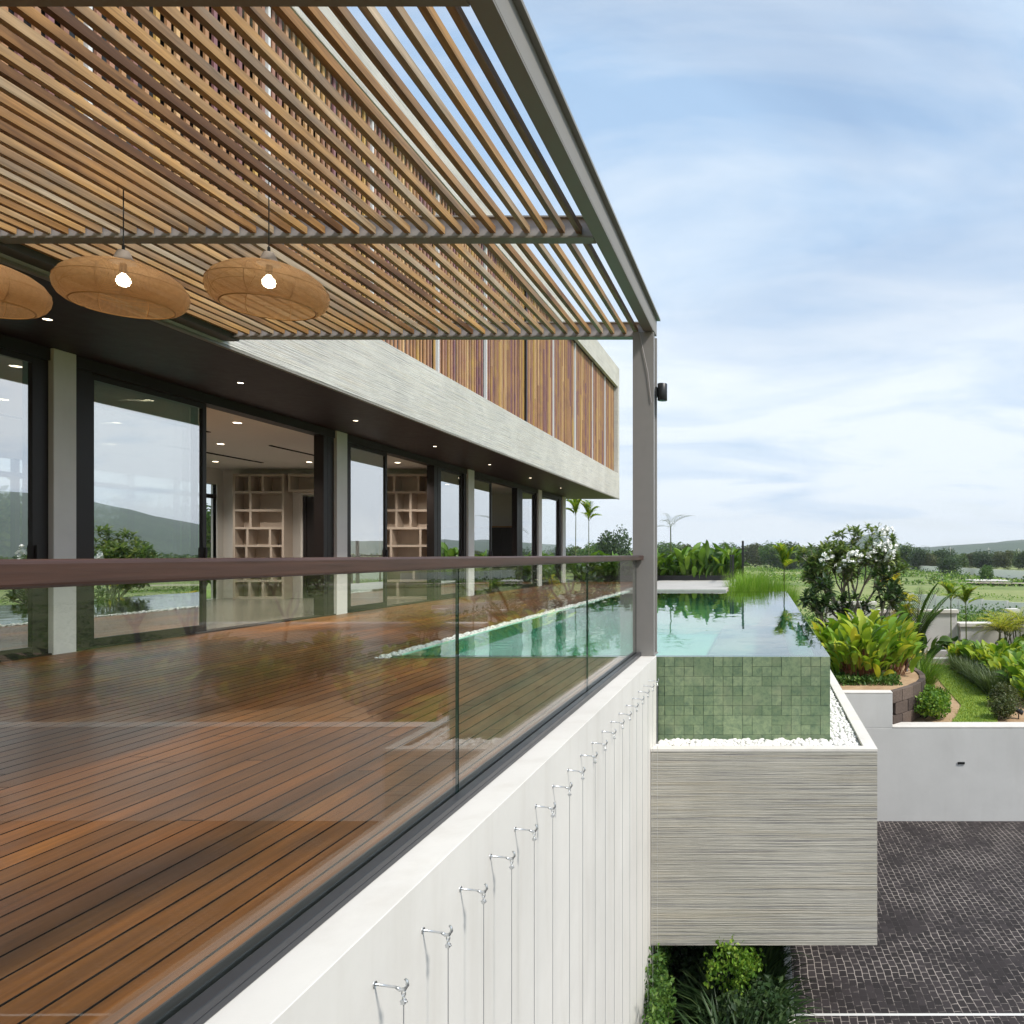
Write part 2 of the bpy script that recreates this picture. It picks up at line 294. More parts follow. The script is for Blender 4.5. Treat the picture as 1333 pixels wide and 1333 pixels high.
def rattan():
    b = NB('rattan_weave')
    uv = b.n('ShaderNodeUVMap'); sp = b.n('ShaderNodeSeparateXYZ'); b.l(uv.outputs[0], sp.inputs[0])
    w_ = b.math('SINE', b.math('MULTIPLY', sp.outputs[0], 2*math.pi*330))
    n_ = b.noise(b.coord(), 30, 4, 0.6)
    col = b.mixc(n_, (0.42, 0.23, 0.09), (0.66, 0.41, 0.20))
    p = b.bsdf(col, 0.6, link=False, spec=0.3)
    tl = b.n('ShaderNodeBsdfTranslucent'); b.l(col, tl.inputs[0])
    m1 = b.n('ShaderNodeMixShader'); m1.inputs[0].default_value = 0.4; b.l(p, m1.inputs[1]); b.l(tl.outputs[0], m1.inputs[2])
    t = b.n('ShaderNodeBsdfTransparent')
    f = b.math('MULTIPLY', b.math('GREATER_THAN', w_, 0.55), 0.9)
    m = b.n('ShaderNodeMixShader'); b.l(f, m.inputs[0]); b.l(m1.outputs[0], m.inputs[1]); b.l(t.outputs[0], m.inputs[2]); b.l(m.outputs[0], b.out.inputs[0])
rattan()
plain('rattan_rim', (0.48, 0.27, 0.10), 0.6, var=0.1)

# ------------------------------------------------------------------ mesh helpers
class MB:
    def __init__(s): s.v = []; s.f = []; s.mi = []; s.uv = None
    def quad(s, *p, m=0):
        i = len(s.v); s.v += [tuple(q) for q in p]; s.f.append(tuple(range(i, i+len(p)))); s.mi.append(m)
    def box(s, x0, x1, y0, y1, z0, z1, m=0, faces='xXyYzZ'):
        i = len(s.v)
        s.v += [(x0, y0, z0), (x1, y0, z0), (x1, y1, z0), (x0, y1, z0), (x0, y0, z1), (x1, y0, z1), (x1, y1, z1), (x0, y1, z1)]
        d = {'z': (0, 3, 2, 1), 'Z': (4, 5, 6, 7), 'y': (0, 1, 5, 4), 'X': (1, 2, 6, 5), 'Y': (2, 3, 7, 6), 'x': (3, 0, 4, 7)}
        for k in faces: s.f.append(tuple(i+a for a in d[k])); s.mi.append(m)
    def obox(s, c, ax, ay, az, m=0):       # box from centre and three half-axis vectors
        i = len(s.v); c = Vector(c)
        for sz in (-1, 1):
            for sx, sy in ((-1, -1), (1, -1), (1, 1), (-1, 1)): s.v.append(tuple(c+Vector(ax)*sx+Vector(ay)*sy+Vector(az)*sz))
        for f in ((0, 3, 2, 1), (4, 5, 6, 7), (0, 1, 5, 4), (1, 2, 6, 5), (2, 3, 7, 6), (3, 0, 4, 7)): s.f.append(tuple(i+a for a in f)); s.mi.append(m)
    def tube(s, pts, r, n=8, m=0, cap=True):
        pts = [Vector(p) for p in pts]; rr = r if isinstance(r, (list, tuple)) else [r]*len(pts); base = len(s.v)
        for k, p in enumerate(pts):
            d = (pts[min(k+1, len(pts)-1)]-pts[max(k-1, 0)])
            if d.length < 1e-9: d = Vector((0, 0, 1))
            d.normalize(); a = Vector((1, 0, 0)) if abs(d.x) < 0.8 else Vector((0, 1, 0))
            e1 = d.cross(a).normalized(); e2 = d.cross(e1)
            for j in range(n):
                t = 2*math.pi*j/n; s.v.append(tuple(p+(e1*math.cos(t)+e2*math.sin(t))*rr[k]))
        for k in range(len(pts)-1):
            for j in range(n):
                a = base+k*n+j; b_ = base+k*n+(j+1) % n; s.f.append((a, b_, b_+n, a+n)); s.mi.append(m)
        if cap:
            s.f.append(tuple(base+j for j in range(n))); s.mi.append(m)
            s.f.append(tuple(base+(len(pts)-1)*n+j for j in reversed(range(n)))); s.mi.append(m)
    def lathe(s, prof, n=32, c=(0, 0, 0), m=0):
        base = len(s.v)
        for (r, z) in prof:
            for j in range(n):
                t = 2*math.pi*j/n; s.v.append((c[0]+r*math.cos(t), c[1]+r*math.sin(t), c[2]+z))
        for k in range(len(prof)-1):
            for j in range(n):
                a = base+k*n+j; b_ = base+k*n+(j+1) % n; s.f.append((a, b_, b_+n, a+n)); s.mi.append(m)
    def leaf(s, p, az, L, W, el=0.8, droop=1.2, seg=4, fold=0.25, roll=0.0, m=0, tip=0.12):
        # a curved blade with a folded midrib; el = starting elevation, droop = total bend
        p = Vector(p); i = len(s.v); h = Vector((math.cos(az), math.sin(az), 0)); side0 = Vector((-math.sin(az), math.cos(az), 0))
        for k in range(seg+1):
            t = k/seg; e = el-droop*t; d = h*math.cos(e)+Vector((0, 0, math.sin(e)))
            up = -h*math.sin(e)+Vector((0, 0, math.cos(e)))
            side = (side0*math.cos(roll)+up*math.sin(roll))
            wd = W*0.5*max(0.06 if k else 0.12, math.sin(math.pi*min(1, (t*0.92+0.08)))**0.75) if k < seg else W*0.02
            s.v.append(tuple(p-side*wd+up*wd*fold)); s.v.append(tuple(p)); s.v.append(tuple(p+side*wd+up*wd*fold))
            p = p+d*(L/seg)
        for k in range(seg):
            a = i+k*3; s.f.append((a, a+1, a+4, a+3)); s.f.append((a+1, a+2, a+5, a+4)); s.mi += [m, m]
    def card(s, p, size, rnd, asp=0.5, m=0):    # small bent leaf, 2 triangles pairs
        n = Vector((rnd.gauss(0, 1), rnd.gauss(0, 1), rnd.gauss(0.5, 1))).normalized()
        a = n.orthogonal().normalized(); a.rotate(Matrix.Rotation(rnd.uniform(0, 6.28), 3, n)); b_ = n.cross(a)
        p = Vector(p); i = len(s.v); L = size*rnd.uniform(0.6, 1.2)*0.5; W = L*asp
        s.v += [tuple(p-a*L), tuple(p+b_*W+n*W*0.25), tuple(p+a*L), tuple(p-b_*W+n*W*0.25)]
        s.f += [(i, i+1, i+2), (i, i+2, i+3)]; s.mi += [m, m]
    def build(s, name, mat, parent=None, smooth=False, loc=None):
        me = bpy.data.meshes.new(name); me.from_pydata(s.v, [], s.f)
        mats = mat if isinstance(mat, (list, tuple)) else [mat]
        for q in mats: me.materials.append(MATS[q])
        if len(mats) > 1: me.polygons.foreach_set('material_index', s.mi)
        if smooth: me.polygons.foreach_set('use_smooth', [True]*len(me.polygons))
        me.update(); o = bpy.data.objects.new(name, me); COL.objects.link(o)
        if parent: o.parent = parent
        if loc: o.location = loc
        return o
def tag(o, label=None, cat=None, group=None, kind=None):
    if label: o['label'] = label
    if cat: o['category'] = cat
    if group: o['group'] = group
    if kind: o['kind'] = kind
    return o
def empty(name, loc=(0, 0, 0), rz=0):
    o = bpy.data.objects.new(name, None); COL.objects.link(o); o.location = loc; o.rotation_euler = (0, 0, rz); o.empty_display_size = 0.2; return o
def struct(name, mb, mat, smooth=False): return tag(mb.build(name, mat, smooth=smooth), name.replace('_', ' '), name.replace('_', ' '), kind='structure')
def copy_tree(o, parent=None):
    c = o.copy(); COL.objects.link(c)
    if parent: c.parent = parent
    for ch in list(o.children): copy_tree(ch, c)
    return c
def at0(root, loc):     # parts are built in world coordinates: keep them there under a root standing at loc
    root.location = loc
    for c in root.children: c.location = Vector(c.location)-Vector(loc)
def bevel(o, wd=0.004, seg=2):
    m = o.modifiers.new('bevel', 'BEVEL'); m.width = wd; m.segments = seg; m.limit_method = 'ANGLE'; m.angle_limit = R(40)
    return o
rnd = random.Random(7)

# ------------------------------------------------------------------ ground levels
ZD = -3.8      # driveway
ZF = -4.2      # fields
ZL = -2.15     # lawn garden
ZP = -1.47     # raised bed
mb = MB(); n = 90
def fx(t): return math.copysign(abs(t)**2.4, t)
for j in range(n+1):
    for i in range(n+1):
        x = 4500*fx(i/n*2-1); y = 4500*fx(j/n*2-1)+60
        d = math.hypot(x-5, y-10); mb.v.append((x, y, ZF+(noise.noise(Vector((x, y, 0))*0.012)*0.7 if d > 60 else 0)-(0.15 if d < 60 else 0)))
for j in range(n):
    for i in range(n):
        a = j*(n+1)+i; mb.f.append((a, a+1, a+n+2, a+n+1)); mb.mi.append(0)
struct('field', mb, 'field', smooth=True)
mb = MB(); mb.quad((0.34, -12, ZD), (34, -12, ZD), (34, 13.6, ZD), (0.34, 13.6, ZD)); struct('driveway', mb, 'driveway_setts')
mb = MB(); mb.quad((-1.3, -12, ZD-0.03), (0.26, -12, ZD-0.03), (0.26, 13.6, ZD-0.03), (-1.3, 13.6, ZD-0.03)); struct('planting_soil', mb, 'soil')
mb = MB(); mb.quad((1.0, 13.6, ZD-0.02), (0.26, 13.6, ZD-0.02), (0.26, 30, ZD-0.02), (1.0, 30, ZD-0.02)); struct('undercroft_floor', mb, 'soil')
mb = MB(); mb.quad((0.36, 7.83, ZD+0.004), (34, 7.86, ZD+0.004), (34, 7.90, ZD+0.004), (0.36, 7.87, ZD+0.004)); struct('painted_line', mb, 'white_paint')
kb = MB(); kb.box(0.26, 0.34, -12, 13.6, ZD-0.1, ZD+0.13); bevel(struct('kerb', kb, 'cap_render'))
# hills, a ring round the front and the right-hand side
mb = MB(); na, nr = 170, 16
for k in range(nr+1):
    r = 1250+k*110
    for i in range(na+1):
        a = R(-60+i*(185/na)); x, y = r*math.sin(a), r*math.cos(a); ang = math.degrees(a)
        prof = 10+40*math.exp(-((ang-8.4)/2.0)**2)+24*math.exp(-((ang-20)/8)**2)+100*math.exp(-((ang-48)/14)**2)+70*math.exp(-((ang-80)/18)**2)-16*math.exp(-((ang+12)/12)**2)
        t = k/nr; hgt = prof*math.sin(math.pi*min(1, t*1.15)**0.8)**0.8 if t < 0.87 else 0
        nz = noise.fractal(Vector((x, y, 0))*0.004, 1.0, 2.0, 5)*9+noise.noise(Vector((x, y, 3))*0.03)*2.5
        mb.v.append((x, y, ZF+max(-2, hgt*1.05+nz*min(1, t*4)*min(1, hgt/15))))
for k in range(nr):
    for i in range(na):
        a = k*(na+1)+i; mb.f.append((a, a+1, a+na+2, a+na+1)); mb.mi.append(0)
struct('hills', mb, 'hill_forest', smooth=True)

# ------------------------------------------------------------------ deck
X0, X1 = -7.80, -1.40
mb = MB(); pitch = 0.1135; x = X1; r_ = random.Random(3)
while x > X0:
    y = -3.0+r_.uniform(0, 1.5); segs = [-3.0]
    while y < 30: segs.append(y); y += r_.uniform(2.4, 4.2)
    segs.append(30.0); xr = x-0.0065; xl = x-pitch
    for a, b_ in zip(segs, segs[1:]):
        ylim = 7.84 if xr > -4.13 else 30.0
        if a >= ylim: continue
        mb.box(max(xl, X0), xr, a+0.0015, min(b_, ylim)-0.0015, -0.03, r_.uniform(-0.0012, 0), 1, faces='xXyY'); i4 = len(mb.v)-8; mb.f.append((i4+4, i4+5, i4+6, i4+7)); mb.mi.append(0)
    x -= pitch
bevel(struct('deck', mb, ['deck_wood', 'dark_void']), 0.002, 1)
mb = MB(); mb.quad((-7.9, -3, -0.04), (-1.3, -3, -0.04), (-1.3, 7.85, -0.04), (-7.9, 7.85, -0.04)); mb.quad((-7.9, 7.85, -0.04), (-4.13, 7.85, -0.04), (-4.13, 30, -0.04), (-7.9, 30, -0.04))
struct('deck_base', mb, 'soil')
terr = MB(); terr.box(-4.12, -1.08, 22.12, 31.5, -3.8, 0.06); bevel(struct('terrace', terr, 'terrace_concrete'), 0.01)
terr = MB(); terr.box(-14, -4.12, 30.005, 31.5, -3.8, 0.05); struct('terrace_end', terr, 'terrace_concrete')

# ------------------------------------------------------------------ parapet wall with wire hooks
root = empty('parapet_wall')
mb = MB(); mb.box(-1.30, -1.12, -3, 7.82, ZD-0.2, 0.03); bevel(mb.build('wall', 'white_render', root), 0.0025)
mb = MB(); mb.box(-1.30, -1.125, 7.82, 13.6, ZD-0.2, -2.8); mb.build('lower_wall', 'grey_render', root)
tag(root, 'long white rendered parapet wall under the glass railing with wires running down it', 'wall')

ords = ['first', 'second', 'third', 'fourth', 'fifth', 'sixth', 'seventh', 'eighth', 'ninth', 'tenth', 'eleventh', 'twelfth', 'thirteenth', 'fourteenth', 'fifteenth', 'sixteenth', 'seventeenth', 'eighteenth']
def make_hook():
    h = empty('wire_hook')
    m = MB(); m.tube([(0.0, 0, 0), (0.004, 0, 0)], 0.009, 12); m.tube([(0.002, 0, 0.0), (0.05, 0, -0.004), (0.072, 0, -0.006)], 0.0035, 8)
    m.build('rod', 'galvanised', h, True)
    m = MB(); pts = [(0.066, 0, -0.006), (0.078, 0.0, -0.012), (0.092, 0, -0.010), (0.100, 0, 0.002), (0.098, 0, 0.014), (0.092, 0, 0.02)]
    m.tube(pts, [0.004, 0.0055, 0.0058, 0.0052, 0.0042, 0.003], 8); m.build('hook', 'galvanised', h, True)
    m = MB()
    for zc, ax in ((-0.022, 0), (-0.033, 1)):
        m.tube([(0.088+(0.006*math.cos(t) if ax == 0 else 0), (0.006*math.cos(t) if ax else 0), zc+0.009*math.sin(t)) for t in [k*math.pi/6 for k in range(13)]], 0.0016, 6, cap=False)
    m.box(0.082, 0.094, -0.006, 0.006, -0.052, -0.040); m.tube([(0.078, 0, -0.046), (0.099, 0, -0.046)], 0.0028, 6); m.build('clamp', 'galvanised', h)
    m = MB(); m.tube([(0.088, 0, -0.045), (0.088, 0, ZD+0.14)], 0.0016, 6); m.build('wire', 'galvanised', h); return h
hk = make_hook()
for k in range(18):
    h = hk if k == 0 else copy_tree(hk)
    h.location = (-1.12, 2.13+0.303*k, -0.14+rnd.uniform(-0.003, 0.003)); h.rotation_euler = (0, 0, R(rnd.uniform(-6, 6)))
    tag(h, '%s galvanised hook with its taut wire on the white parapet, counted from the nearest' % ords[k], 'hook', 'wire hooks along the white parapet')

# ------------------------------------------------------------------ balustrade
root = empty('glass_balustrade')
mb = MB(); mb.box(-1.375, -1.27, -3, 7.76, 0.032, 0.052); mb.box(-1.375, -1.333, -3, 7.76, 0.052, 0.072); mb.box(-1.313, -1.27, -3, 7.76, 0.052, 0.074)
bevel(mb.build('base_channel', 'channel_metal', root), 0.003)
mb = MB(); mb.box(-1.40, -1.375, -3, 7.76, -0.03, 0.05); mb.build('inner_trim', 'terrace_concrete', root)
ys = [-1.6, 0.8, 3.2, 5.58, 7.74]
for a, b_ in zip(ys, ys[1:]):
    g = MB(); g.box(-1.329, -1.317, a+0.004, b_-0.004, 0.055, 1.045, 0, 'xX'); g.box(-1.329, -1.317, a+0.004, b_-0.004, 0.055, 1.045, 1, 'yYzZ')
    g.build('glass_panel', ['rail_glass', 'glass_edge'], root)
mb = MB(); mb.box(-1.345, -1.245, -3, 7.755, 1.042, 1.092); bevel(mb.build('handrail', 'rail_wood', root), 0.008, 3)
tag(root, 'frameless glass railing with dark reddish wooden handrail along the deck edge', 'railing')

# ------------------------------------------------------------------ pergola
root = empty('pergola')
ZB = 3.45
beams = [(0.60, 0.71), (3.05, 3.16), (5.46, 5.57), (7.95, 8.06)]
mb = MB(); mb.box(-1.250, -1.142, -2.0, 7.76, ZB, ZB+0.015); mb.box(-1.22, -1.142, -2, 8.0, ZB+0.016, ZB+0.19); mb.box(-1.250, -1.105, -2, 8.03, ZB+0.19, ZB+0.215)
mb.box(-1.25, -1.222, -2, 8.0, ZB+0.017, ZB+0.19)
bevel(mb.build('outer_beam', 'pergola_steel', root), 0.003)
for a, b_ in beams:
    mb = MB(); mb.box(-5.86, -1.252, a, b_, ZB-0.002, ZB+0.012); mb.box(-5.86, -1.252, a+0.03, b_-0.03, ZB+0.012, ZB+0.15, 1); mb.box(-5.86, -1.252, a, b_, ZB+0.15, ZB+0.162)
    mb.build('cross_beam', ['pergola_steel', 'beam_web'], root)
mb = MB(); mb.box(-5.745, -5.715, -2, 8.06, ZB-0.02, ZB+0.19); mb.box(-5.878, -5.745, -2, 8.06, ZB-0.02, ZB-0.004); mb.build('wall_plate', 'plate_steel', root)
r_ = random.Random(11)
for (a0, a1), (b0, b1) in zip(beams, beams[1:]):
    mb = MB(); x = -1.36
    while x > -5.69:
        dxw = r_.uniform(-0.004, 0.004); zz = ZB+0.035+r_.uniform(-0.003, 0.003); y0, y1 = a1-0.02, b0+0.02
        # slightly bowed slat, in two lengths
        i = len(mb.v); bow = r_.uniform(-0.004, 0.004); sg = 4
        for k in range(sg+1):
            t = k/sg; yy = y0+(y1-y0)*t; bx = dxw+bow*math.sin(math.pi*t)
            for (ox, oz) in ((-0.020, 0), (0.020, 0), (0.020, 0.052), (-0.020, 0.052)): mb.v.append((x+ox+bx, yy, zz+oz))
        for k in range(sg):
            for j in range(4):
                a = i+k*4+j; b2 = i+k*4+(j+1) % 4; mb.f.append((a, a+4, b2+4, b2)); mb.mi.append(0)
        mb.f += [(i, i+1, i+2, i+3), (i+sg*4+3, i+sg*4+2, i+sg*4+1, i+sg*4)]; mb.mi += [0, 0]
        x -= 0.1272
    mb.build('slat_panel', 'pergola_wood', root)
mb = MB(); mb.box(-1.362, -1.14, 7.765, 7.80, 0.04, ZB-0.004); mb.box(-1.362, -1.14, 7.985, 8.02, 0.04, ZB-0.004); mb.box(-1.352, -1.155, 7.80, 7.985, 0.04, ZB-0.004)
mb.box(-1.37, -1.13, 7.763, 8.03, 0.031, 0.045)
bevel(mb.build('post', 'steel_paint', root), 0.003)
mb = MB(); mb.tube([(-1.29, 7.755, 3.43), (-1.20, 7.752, 3.02), (-1.165, 7.755, 2.7)], 0.004, 6); mb.build('drain_cable', 'beam_web', root)
tag(root, 'slatted timber pergola with grey steel beams and one corner post over the deck', 'pergola')

root = empty('wall_lamp', (-1.14, 7.9, 2.84))
mb = MB(); mb.box(0.0, 0.02, -0.04, 0.04, -0.05, 0.05); mb.build('mounting_plate', 'black_metal', root)
mb = MB(); mb.lathe([(0.001, -0.09), (0.05, -0.09), (0.052, -0.088), (0.052, 0.088), (0.05, 0.09), (0.001, 0.09)], 28, (0.072, 0, 0)); mb.build('lamp_body', 'black_metal', root, True)
tag(root, 'small black cylinder wall lamp on the outer side of the steel post', 'lamp')

# ------------------------------------------------------------------ pendant lamps
def make_pendant():
    p = empty('pendant_lamp')
    prof = [(0.075, 0.175), (0.12, 0.165), (0.19, 0.145), (0.26, 0.11), (0.315, 0.065), (0.343, 0.015), (0.35, -0.02), (0.343, -0.06), (0.325, -0.095), (0.295, -0.122), (0.268, -0.130)]
    me = bpy.data.meshes.new('shade'); n_ = 96; vs = []; fs = []
    for r, z in prof:
        for j in range(n_+1): t = 2*math.pi*j/n_; vs.append((r*math.cos(t), r*math.sin(t), z))
    for k in range(len(prof)-1):
        for j in range(n_): a = k*(n_+1)+j; fs.append((a, a+1, a+n_+2, a+n_+1))
    me.from_pydata(vs, [], fs); uv = me.uv_layers.new(name='UVMap')
    for pl in me.polygons:
        for li in pl.loop_indices:
            vi = me.loops[li].vertex_index; uv.data[li].uv = ((vi % (n_+1))/n_, (vi//(n_+1))/len(prof))
        pl.use_smooth = True
    me.materials.append(MATS['rattan_weave']); o = bpy.data.objects.new('lamp_shade', me); COL.objects.link(o); o.parent = p
    m = MB()
    for r, z, t in ((0.268, -0.130, 0.005), (0.345, 0.012, 0.0022), (0.075, 0.175, 0.004), (0.30, -0.03, 0.002)):
        m.tube([(r*math.cos(a), r*math.sin(a), z) for a in [k*2*math.pi/64 for k in range(65)]], t, 6, cap=False)
    for k in range(8):
        a = k*math.pi/4+0.2; m.tube([(r*0.985*math.cos(a), r*0.985*math.sin(a), z) for r, z in prof[2:]], 0.0025, 5)
    f = m.build('wire_frame', 'rattan_rim', o, True)
    m = MB(); m.lathe([(0.0, 0.265), (0.028, 0.262), (0.036, 0.25), (0.05, 0.21), (0.08, 0.172), (0.076, 0.172), (0.045, 0.208)], 32); m.build('cap', 'lamp_cap', p, True)
    m = MB(); m.tube([(0, 0, 0.17), (0, 0, 0.10)], 0.02, 12); m.build('socket', 'black_metal', p)
    m = MB(); m.lathe([(0.012, 0.10), (0.02, 0.088), (0.035, 0.07), (0.040, 0.048), (0.035, 0.025), (0.02, 0.012), (0.0, 0.009)], 24); m.build('bulb', 'bulb', p, True)
    m = MB(); m.tube([(0, 0, 0.262), (0, 0, 0.90)], 0.0035, 8); m.tube([(0, 0, 0.262), (0, 0, 0.30)], 0.009, 8); m.build('cord', 'cable_black', p); return p
pd = make_pendant()
for k, (x, y, z, lb) in enumerate(((-3.27, 4.89, 2.86, 'rightmost woven rattan pendant lamp, nearest the railing, with lit bulb'), (-4.20, 4.85, 2.855, 'middle woven rattan pendant lamp with lit bulb, hanging between two others'), (-5.13, 4.83, 2.85, 'leftmost woven rattan pendant lamp, cut off by the picture edge'))):
    p = pd if k == 0 else copy_tree(pd); p.location = (x, y, z); p.rotation_euler = (0, 0, k*0.9); p.scale = (1, 1, 0.93); tag(p, lb, 'lamp', 'rattan pendant lamps under the pergola')

# ------------------------------------------------------------------ house
H = empty('house', (0, 0, 0)); tag(H, 'long modern two storey house with striated concrete band, wooden fins and glass doors', 'house')
XB = -5.88; YE = 30.4; YS = -3.0; XW = -7.88; XI = -13.6; ZC = 3.40
mb = MB(); mb.box(XB-0.22, XB, YS, YE, ZC+0.003, 4.42); mb.box(-13.8, XB-0.22, YE-0.25, YE-0.01, ZC+0.003, 8.7); bevel(mb.build('concrete_band', 'band_concrete', H), 0.008)
mb = MB(); mb.box(XB-0.25, XB, YS, YE, 7.95, 8.76); mb.box(XB-0.24, XB-0.003, YE-0.28, YE-0.004, 4.42, 7.95); bevel(mb.build('lintel', 'band_concrete', H), 0.008)
mb = MB(); mb.box(-13.8, XB-0.05, YS, YE-0.26, ZC-0.03, ZC+0.002); mb.build('soffit', 'soffit_brown', H)
mb = MB()   # drip nibs under the band end
for k in range(10): mb.box(XB-0.03, XB-0.005, YE-3.1+k*0.3, YE-3.0+k*0.3, ZC-0.02, ZC+0.002)
mb.box(XB-0.05, XB+0.006, YS, YE, ZC-0.028, ZC-0.004); mb.build('drip_edge', 'pergola_steel', H)
mb = MB(); mb.box(-13.8, XB-0.3, YS, YE-0.3, 8.3, 8.7); mb.box(-13.8, XB-0.25, YS, YE-0.3, 3.42, 4.3); mb.build('roof', 'inner_plaster', H)
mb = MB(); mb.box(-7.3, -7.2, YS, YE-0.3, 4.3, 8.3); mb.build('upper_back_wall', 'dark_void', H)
mb = MB()
for k in range(9): yy = 1.2+k*3.2; mb = MB(); mb.box(-7.19, -7.17, yy, yy+1.1, 4.5, 7.7); mb.build('upper_window', 'upper_glass', H)
# sunscreen fins in panels
fr = random.Random(5); pys = [-3.0, -0.6, 1.8, 4.2, 6.6, 9.0, 11.4, 13.72, 16.1, 18.75, 21.3, 23.8, 26.2, 28.3, 30.05]
for a, b_ in zip(pys, pys[1:]):
    mb = MB(); y = a+0.09
    while y < b_-0.08:
        wv = fr.uniform(0.044, 0.054); xo = fr.uniform(-0.006, 0.006)
        zs = [4.44, 7.93] if fr.random() < 0.5 else [4.44, fr.uniform(5.2, 7.2), 7.93]
        for z0, z1 in zip(zs, zs[1:]): mb.box(-6.06+xo, -6.032+xo, y, y+wv, z0, z1-0.002)
        y += 0.130
    mb.build('sunscreen_panel', 'fin_wood', H)
for k, y in enumerate(pys[1:-1]):
    if k == 8: continue
    mb = MB(); mb.box(-6.07, -6.01, y-0.020, y+0.020, 4.440, 7.930); mb.build('sunscreen_post', 'white_alu', H)
mb = MB(); mb.box(-6.08, -5.98, 18.70, 18.79, 4.425, 7.945); mb.box(-6.14, -5.99, YS, 30.08, 4.422, 4.438); mb.box(-6.14, -5.99, YS, 30.08, 7.932, 7.948)
for z in (5.5, 6.7): mb.box(-6.125, -6.112, YS, 30.08, z, z+0.03)
mb.build('sunscreen_rail', 'bronze_frame', H)
# columns
cols = [(2.6, 0.27), (8.10, 0.27), (13.50, 0.34), (19.55, 0.40), (25.7, 0.38), (28.8, 0.45)]
for yc, wd in cols:
    mb = MB(); mb.box(XW-0.10, XW+0.10, yc, yc+wd, -0.02, ZC-0.031); bevel(mb.build('column', 'column_concrete', H), 0.006)
# door leaves: frame with pane as sub-part
def door(y0, y1, xo=0.0, z0=0.02, z1=3.23, st=0.07, glass='door_glass'):
    m = MB(); xa, xb = XW-0.05+xo, XW+0.0+xo
    m.box(xa, xb, y0, y0+st, z0, z1); m.box(xa, xb, y1-st, y1, z0, z1); m.box(xa+0.002, xb-0.002, y0+st, y1-st, z1-0.07, z1-0.001); m.box(xa+0.002, xb-0.002, y0+st, y1-st, z0+0.001, z0+0.09)
    m.box(xb, xb+0.03, y1-st*0.7, y1-st*0.3, 0.95, 1.2)
    f = m.build('sliding_door', 'bronze_frame', H)
    g = MB(); xm = (xa+xb)/2; g.quad((xm, y0+st, z0+0.09), (xm, y1-st, z0+0.09), (xm, y1-st, z1-0.07), (xm, y0+st, z1-0.07)); g.build('pane', glass, f)
for y0, y1, xo in ((-2.9, -0.2, 0), (-0.2, 2.5, 0), (2.95, 5.5, 0), (5.4, 7.98, 0.055), (8.63, 10.46, 0), (8.68, 10.38, -0.06),
                   (14.06, 15.5, 0), (18.01, 19.39, 0), (20.09, 21.5, 0), (24.13, 25.57, 0), (26.21, 28.54, 0)): door(y0, y1, xo)
mb = MB(); mb.box(XW-0.16, XW+0.065, YS, 29.3, 3.232, ZC-0.032); mb.build('door_header', 'bronze_frame', H)
mb = MB()
for y0, y1 in ((7.985, 8.095), (8.375, 8.62), (13.18, 13.30), (13.31, 13.495), (13.845, 14.05), (17.62, 17.80), (17.82, 18.0), (19.40, 19.545), (19.955, 20.08), (23.6, 23.85), (23.87, 24.12), (25.58, 25.695), (26.085, 26.2), (28.55, 28.79)):
    mb = MB(); mb.box(XW-0.13, XW+0.045, y0, y1, 0.0, 3.23); mb.build('door_jamb', 'bronze_frame', H)
mb = MB(); mb.box(XW-0.14, XW+0.08, YS, 29.3, -0.03, 0.018); mb.build('door_track', 'bronze_frame', H)
# interior shell
mb = MB(); mb.quad((XI, YS, 0.0), (XW-0.14, YS, 0.0), (XW-0.14, 29.3, 0.0), (XI, 29.3, 0.0)); mb.build('inner_floor', 'inner_tile', H)
mb = MB(); mb.box(XI, XW-0.17, YS, 29.3, 3.25, 3.36); mb.build('inner_ceiling', 'inner_plaster', H)
mb = MB()
for y0, y1 in ((9.6, 13.2), (13.9, 17.5)):
    mb.box(-11.7, -11.62, y0+0.6, y1-0.3, 3.235, 3.2495); mb.box(-9.7, -9.64, y0+0.6, y1-0.3, 3.235, 3.2495)
mb.build('ceiling_slot', 'dark_void', H)
mb = MB(); mb.box(XI-0.15, XI, YS, 6.0, -4, 3.36); mb.box(XI-0.15, XI, 6.0, 29.3, 2.85, 3.36); mb.box(XI-0.15, XI, 6.0, 29.3, -4, 0.0)
mb.box(XI-0.15, XI, 18.4, 20.2, 0, 2.85); mb.box(XI, XW-0.17, YS-0.15, YS, 0, 3.36)
mb.box(XI, -11.6, 18.62, 18.78, 0, 3.25); mb.box(-11.6, -10.7, 18.62, 18.78, 2.6, 3.25); mb.box(-10.7, -8.1, 18.62, 18.78, 0, 3.25)
mb.box(XI, -8.3, 26.3, 26.45, 0, 3.25); mb.box(XI, -10.2, 7.4, 7.55, 0, 3.25); mb.build('inner_wall', 'inner_plaster', H)
mb = MB()
for k in range(11):
    y = 6.0+k*1.24
    mb.box(XI-0.1, XI-0.02, y, y+0.09, 0, 2.85)
mb.box(XI-0.095, XI-0.025, 6.0, 18.4, 2.5, 2.6); mb.build('rear_window_frame', 'bronze_frame', H)
mb = MB(); mb.quad((XI-0.06, 6, 0), (XI-0.06, 18.4, 0), (XI-0.06, 18.4, 2.85), (XI-0.06, 6, 2.85)); mb.build('rear_window', 'window_glass', H)
mb = MB(); mb.box(-11.57, -11.5, 18.6, 18.7, 0, 2.58); mb.box(-11.18, -11.1, 18.6, 18.7, 0, 2.58); mb.box(-11.5, -11.3, 18.62, 18.66, 0, 2.56); mb.build('inner_door', 'bronze_frame', H)
# lower storey mass under the deck, hidden from the drive
mb = MB(); mb.box(-13.7, -1.31, YS, 7.6, ZD-0.2, -0.06); mb.box(-13.7, -4.2, 7.6, 30, ZD-0.2, -0.06); mb.build('lower_storey', 'grey_render', H)

